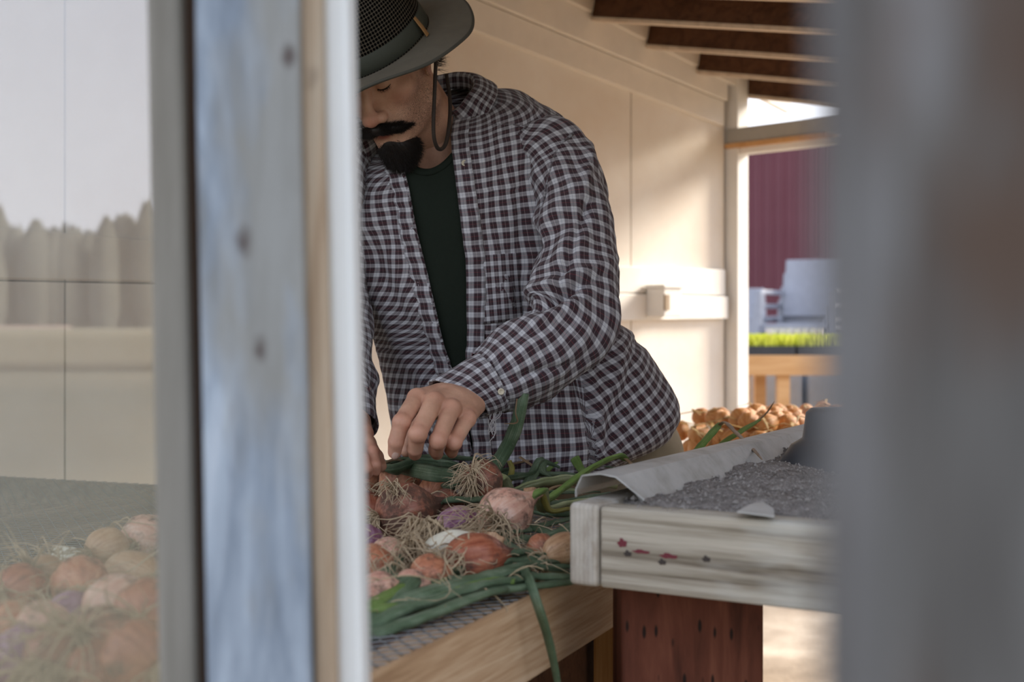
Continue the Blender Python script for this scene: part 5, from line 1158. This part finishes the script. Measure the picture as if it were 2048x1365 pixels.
for i, (p, r, m, lb) in enumerate([(L_((985, 945, 2.3), (1050, 950, 2.32), (1120, 948, 2.33), (1190, 955, 2.3)), .010, 'leaf', 'dull green leaf under the kinked one at the back of the heap'),
        (L_((1040, 1012, 2.06), (1110, 1030, 2.0), (1190, 1018, 2.04)), .010, 'leaf', 'dark leaf lying under the pale stems beside the pink onion'), (L_((1050, 1050, 1.9), (1130, 1075, 1.86), (1200, 1070, 1.9)), .009, 'leaf', 'dark green leaf right of the pink onion, pointing at the tray'),
        (L_((1040, 1075, 1.83), (1120, 1085, 1.83), (1190, 1060, 1.9)), .009, 'leaf', 'dark leaf behind the small lone orange onion'), (L_((1000, 1105, 1.74), (1080, 1128, 1.72), (1160, 1135, 1.74)), .010, 'leaf', 'broad leaf lying in front of the small lone orange onion'),
        (L_((1020, 1140, 1.68), (1090, 1155, 1.67), (1170, 1150, 1.70)), .010, 'leaf', 'green leaf resting on the beam where the hanging leaf starts'), (L_((960, 1135, 1.68), (1020, 1122, 1.71), (1090, 1120, 1.74), (1150, 1128, 1.76)), .010, 'leaf', 'grey-green leaf above the front bunch'),
        (L_((1100, 1008, 2.08), (1150, 1000, 2.1), (1220, 985, 2.14)), .008, 'leaf', 'narrow leaf slipping under the metal flashing'), (L_((1120, 985, 2.2), (1160, 978, 2.22), (1220, 968, 2.26)), .009, 'leaf_pale', 'pale leaf end just left of the metal flashing'),
        (L_((740, 1265, 1.455), (830, 1240, 1.475), (900, 1215, 1.52)), .009, 'leaf', 'lowest dark leaf along the wooden end beam'), (L_((745, 1200, 1.53), (860, 1175, 1.58), (900, 1150, 1.64)), .005, 'leaf_pale', 'thin yellowish stem beside the front bunch')]):
    lone(lb, p, r, m)
lone('green leaf with a dry folded tip rising behind the tray', L_((1392, 905, 2.35), (1412, 880, 2.37), (1432, 858, 2.38), (1441, 848, 2.38)), .0085, 'leaf_bright', tip=.7)
lone('dry folded tip bending down onto the tray soil', L_((1440, 850, 2.37), (1450, 845, 2.33), (1468, 862, 2.25), (1492, 885, 2.13), (1512, 905, 2.04), (1524, 920, 1.98)), .0042, 'dry', flat=.35)
lone('long slender green leaf with a withered tip behind the tray', L_((1425, 902, 2.40), (1455, 880, 2.42), (1490, 858, 2.44), (1520, 840, 2.45)), .0075, 'leaf_bright', tip=.5)
lone('withered brown tip of the long slender leaf behind the tray', L_((1518, 841, 2.45), (1535, 824, 2.46), (1549, 803, 2.46)), .0022, 'dry', flat=.5)
# loose skins and straw among the bulbs
g = Geo(); spots = [ONI[k][1] for k in ONI]
for i in range(900):
    c = spots[rng.randrange(len(spots))]; p = c + Vector((rng.uniform(-.06, .06), rng.uniform(-.06, .06), 0)); zt = TZ + abs(rng.gauss(0, .025)) + .003; a = rng.uniform(0, 6.28); l = rng.uniform(.02, .09); b = rng.uniform(-1.5, 1.5); pts = []
    for j in range(7):
        t = j / 6; aa = a + b * t; pts.append(Vector((p.x + math.cos(aa) * l * t, p.y + math.sin(aa) * l * t, zt + .012 * math.sin(t * 3 + i))))
    r = rng.uniform(.0004, .0011); g.tube(pts, [r * (1 - .5 * j / 6) for j in range(7)], 4, cap=False)
tag(g.obj('dry_root_litter', M['straw']), 'tangle of dry straw and loose root hairs scattered between the onions', 'straw', kind='stuff')
def skin(label, c, r, ax, mat):
    a, s, u = frame(ax); v = []; n = 12
    for i in range(n + 1):
        for j in range(n + 1):
            x, y = (i / n - .5) * 2, (j / n - .5) * 2; k = 1 + .25 * noise.noise(Vector((x * 2, y * 2, c.x * 30)))
            v.append(c + s * x * r * k + u * y * r * .7 * k + a * r * (.55 * (1 - x * x) + .25 * noise.noise(Vector((x * 1.5, y * 1.5, c.y * 40)))))
    o = mesh_obj('onion_skin', v, [(i * (n + 1) + j, (i + 1) * (n + 1) + j, (i + 1) * (n + 1) + j + 1, i * (n + 1) + j + 1) for i in range(n) for j in range(n)], M[mat], None, True, uvs=[(i / n, j / n) for i in range(n + 1) for j in range(n + 1)])
    m = o.modifiers.new('t', 'SOLIDIFY'); m.thickness = .0005; tag(o, label, 'onion skin')
skin('curled brown skin flake right of the white shallot', P(985, 1085, 1.76), .014, (-.3, -.8, .5), 'on_tan'); skin('pale skin flake below the tall pinkish onion', P(1062, 990, 2.05), .012, (.2, -.7, .6), 'on_tan')
skin('papery flake over the red-brown onion in front', P(955, 1098, 1.70), .012, (.1, -.6, .8), 'on_tan'); skin('white papery skin flake behind the pane', P(135, 1120, 1.72), .020, (.2, -.9, .3), 'on_white'); skin('torn pale skin beside the grey board behind the pane', P(262, 1075, 1.95), .020, (-.5, -.8, .3), 'on_white')
# sunlit heap on the far bench: one bulb, copied
proto = None; heap = []
for row in range(4):
    for i in range(15):
        for j in range(12 - row * 2):
            if row and rng.random() < .25: continue
            lx = -.40 + i * .060 + rng.uniform(-.012, .012); ly = -.36 + (j + row) * .064 + rng.uniform(-.012, .012)
            if abs(lx) > .42 - row * .03: continue
            heap.append((lx, ly, .83 + .026 + row * .036 + rng.uniform(-.005, .005)))
heap.sort(key=lambda q: q[1] - q[2] * 1.5); heap = heap[:290]
for lx, ly, z in heap:
    p = Vector((.78, 3.45, 0)) + M4 @ Vector((lx, ly, 0)); p.z = z
    if proto is None:
        proto = bulb(Vector((0, 0, 0)), 1.0, (0, 0, 1), M['on_sun'], None, .95, .45, 'cured_onion', seed=1.3); tag(proto, 'small golden cured onion in the sunlit heap on the far bench', 'onion', 'cured onions on the far bench'); o = proto
    else: o = proto.copy(); link(o)
    o.location = p; s = rng.uniform(.023, .028); o.scale = (s, s, s); o.rotation_euler = (rng.uniform(-1.6, 1.6), rng.uniform(-1.6, 1.6), rng.uniform(0, 6))
g = Geo()
for i in range(420):
    p = Vector((.78, 3.45, 0)) + M4 @ Vector((rng.uniform(-.4, .4), rng.uniform(-.38, .2), 0)); p.z = .90 + rng.uniform(.0, .08); a = rng.uniform(0, 6.28); l = rng.uniform(.04, .12)
    g.tube([p, p + Vector((math.cos(a) * l * .5, math.sin(a) * l * .5, .012)), p + Vector((math.cos(a + .4) * l, math.sin(a + .4) * l, 0))], [.0035, .0045, .001], 5, .3)
tag(g.obj('dry_leaf_litter', leafmat('sunlit straw', (.45, .25, .06), (.62, .40, .14), (.78, .60, .30))), 'dry golden leaves strewn over the sunlit onion heap', 'straw', kind='stuff')
# fastenings and paint marks on the front plank, blade end wood marks
def tdot(a, z, w, h, mat, nm, par=tray):
    g = Geo(); seg = 12; g.add([tq(a + w * math.cos(2 * math.pi * k / seg) * (1 + .3 * math.sin(k * 2.3)), -.0006, z + h * math.sin(2 * math.pi * k / seg) * (1 + .3 * math.cos(k * 1.7))) for k in range(seg)] + [tq(a, .004, z)], [tuple(range(seg))] + [((k + 1) % seg, k, seg) for k in range(seg)])
    return g.obj(nm, mat, par)
mr = plain('maroon paint fleck', (.14, .02, .03), .6); mk = plain('dark knot', (.05, .04, .035), .9)
def pa(u): k = (u - 1024) / FPX; return (k * F0.y - F0.x) / (D1.x - k * D1.y)
for u, v, w, h in ((1245, 1087, .0055, .005), (1283, 1104, .010, .0022), (1338, 1113, .010, .003)): a = pa(u); tdot(a, CAMZ - (v - HZ) / FPX * (F0 + D1 * a).y, w, h, mr, 'paint_fleck')
for u, v in ((1256, 1108), (1325, 1125), (1413, 1119)): a = pa(u); tdot(a, CAMZ - (v - HZ) / FPX * (F0 + D1 * a).y, .0045, .0035, mk, 'nail_hole')
